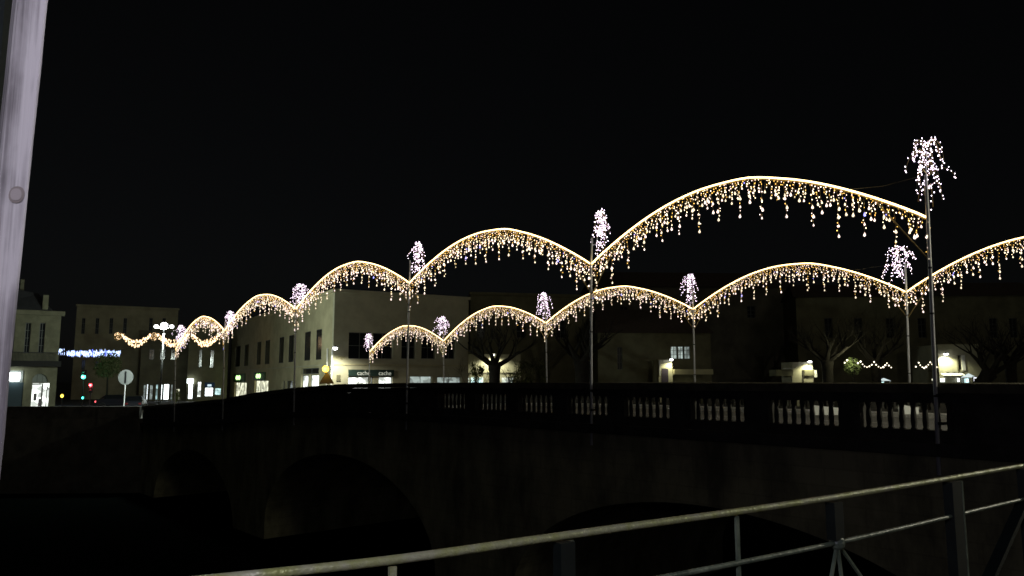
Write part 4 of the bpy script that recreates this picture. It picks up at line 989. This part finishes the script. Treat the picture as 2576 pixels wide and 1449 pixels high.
# walkway
inner = [Vector((p.x, p.y, FLOOR)) for p in path]
offs = []
for i, p in enumerate(inner):
    d = (inner[min(i + 1, len(inner) - 1)] - inner[max(i - 1, 0)]).normalized(); nrm = Vector((d.y, -d.x, 0)); offs.append((p - nrm * .08, p + nrm * 3.2))
pl = thing('footbridge_deck', inner[8], 'plank deck of the footbridge below the railing', 'footbridge')
for i in range(len(offs) - 1):
    (a, b), (c, d) = offs[i], offs[i + 1]; L_ = (c - a).length; nb = max(1, int(L_ / .14))
    for k in range(nb):
        f0, f1 = k / nb + .03, (k + 1) / nb - .03
        q0, q1, q2, q3 = a.lerp(c, f0), b.lerp(d, f0), b.lerp(d, f1), a.lerp(c, f1); dz = Vector((0, 0, -.04))
        MB().hexa([q0 + dz, q1 + dz, q2 + dz, q3 + dz, q0, q1, q2, q3]).build('plank', mat('deck_wood', (.16, .13, .10), .8, noise=.4, nscale=6), pl)
for fr in (.05, .5, .95):
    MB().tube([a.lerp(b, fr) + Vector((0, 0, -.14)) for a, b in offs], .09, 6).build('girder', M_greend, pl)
for i in (4, 26): 
    a, b = offs[min(i, len(offs) - 1)]; c = a.lerp(b, .5); MB().tube([(c.x, c.y, WATER - 1.8), (c.x, c.y, FLOOR - .2)], .3, 14).build('pier', M_quay, pl)

# timber post at the left edge
wood = bpy.data.materials.new('weathered_timber'); wood.use_nodes = True; n = wood.node_tree; b = n.nodes['Principled BSDF']; b.inputs['Roughness'].default_value = .75
tc = n.nodes.new('ShaderNodeTexCoord'); mp = n.nodes.new('ShaderNodeMapping'); mp.inputs['Scale'].default_value = (60, 60, 1.1); n.links.new(tc.outputs['Object'], mp.inputs[0])
nz = n.nodes.new('ShaderNodeTexNoise'); nz.inputs['Scale'].default_value = 1; nz.inputs['Detail'].default_value = 6; n.links.new(mp.outputs[0], nz.inputs['Vector'])
mp2 = n.nodes.new('ShaderNodeMapping'); mp2.inputs['Scale'].default_value = (5, 5, 2.2); n.links.new(tc.outputs['Object'], mp2.inputs[0])
n2 = n.nodes.new('ShaderNodeTexNoise'); n2.inputs['Scale'].default_value = 2; n2.inputs['Detail'].default_value = 5; n.links.new(mp2.outputs[0], n2.inputs['Vector'])
mx = n.nodes.new('ShaderNodeMix'); mx.data_type = 'FLOAT'; mx.inputs[0].default_value = .45; n.links.new(nz.outputs[0], mx.inputs[2]); n.links.new(n2.outputs[0], mx.inputs[3])
cr = n.nodes.new('ShaderNodeValToRGB'); cr.color_ramp.elements[0].position = .41; cr.color_ramp.elements[0].color = (.15, .145, .135, 1); cr.color_ramp.elements[1].position = .57; cr.color_ramp.elements[1].color = (.46, .455, .42, 1)
n.links.new(mx.outputs[0], cr.inputs[0]); n.links.new(cr.outputs[0], b.inputs['Base Color'])
bp = n.nodes.new('ShaderNodeBump'); bp.inputs['Strength'].default_value = .5; bp.inputs['Distance'].default_value = .004; n.links.new(nz.outputs[0], bp.inputs['Height']); n.links.new(bp.outputs[0], b.inputs['Normal'])
YP = 1.7
tR, bR = at(121, 0, YP), at(2, 1190, YP); tL = at(41, 0, YP)
dv = (bR - tR).normalized(); wdt = (tR - tL).length
kk = (FLOOR - .05 - tR.z) / dv.z; bot = tR + dv * kk; kt = (1.7 - tR.z) / dv.z; top = tR + dv * kt
xax = Vector((1, .0, 0)); back = Vector((-.76, .9, 0)).normalized() * .09
tp = thing('timber_post', bot, 'leaning weathered timber post with a knot at the left edge', 'post')
def quadpost(a, b, ns=24, bev=.006):
    mb = MB(); ring = lambda p: [p, p + back * .08 + xax * .004, p + back, p + back - xax * wdt, p + back * .08 - xax * (wdt + .004), p - xax * wdt]
    ring = lambda p: [p - xax * .006, p + back * .06, p + back, p + back - xax * wdt, p + back * .06 - xax * wdt, p - xax * (wdt - .006)]
    for i in range(ns + 1):
        p = a.lerp(b, i / ns) + Vector((random.uniform(-.0012, .0012), 0, 0)); mb.v += ring(p)
        if i:
            k0 = (i - 1) * 6
            for j in range(6): mb.f.append((k0 + j, k0 + (j + 1) % 6, k0 + 6 + (j + 1) % 6, k0 + 6 + j)); mb.m.append(0)
    mb.f.append(tuple(range(5, -1, -1))); mb.m.append(0); mb.f.append(tuple(ns * 6 + j for j in range(6))); mb.m.append(0)
    return mb
quadpost(bot, top).build('shaft', wood, tp)
kc = at(43, 490, YP - .001); kn = MB()
for r_, dz_, mi in ((.018, .002, 0), (.013, .004, 1)):
    kn.face([kc + Vector((math.cos(2 * PI * i / 16) * r_ * (1.05 + .05 * math.sin(i * .8 + r_ * 300)), -dz_, math.sin(2 * PI * i / 16) * r_ * (1.15 + .05 * math.cos(i * .8)))) for i in range(16)], mi)
kn.build('knot', [mat('knot_brown', (.21, .19, .16), .7), mat('knot_pale', (.30, .28, .25), .7)], tp)

MB().bar(at(16, -60, YP + .12), at(-40, 700, YP + .12), .055, .04).build('dark_side_strip', M_greend, tp)  # dark strip added for the timber's dark left side

# assumed lamp, added unseen behind the viewer's left shoulder to light post and handrail
dl = Vector((-.5, -.42, .98))
dlo = thing('assumed_deck_lamp', (dl.x, dl.y, FLOOR), 'assumed violet-white LED lamp, added on a short post beside the footbridge', 'lamp')
MB().tube([(dl.x, dl.y, FLOOR), dl - Vector((0, 0, .12))], .04, 8).build('post', M_greend, dlo); MB().lathe(dl, [(.08, -.12), (.12, .0), (.1, .12), (.02, .2)], 12).build('lamp_globe', mat('frosted_glass', (.8, .8, .8), .4, emit=(.8, .72, 1), es=3), dlo)
lamp('lamp_light', dl + Vector((.0, .22, 0)), 145, (.82, .76, 1), dlo, .1)
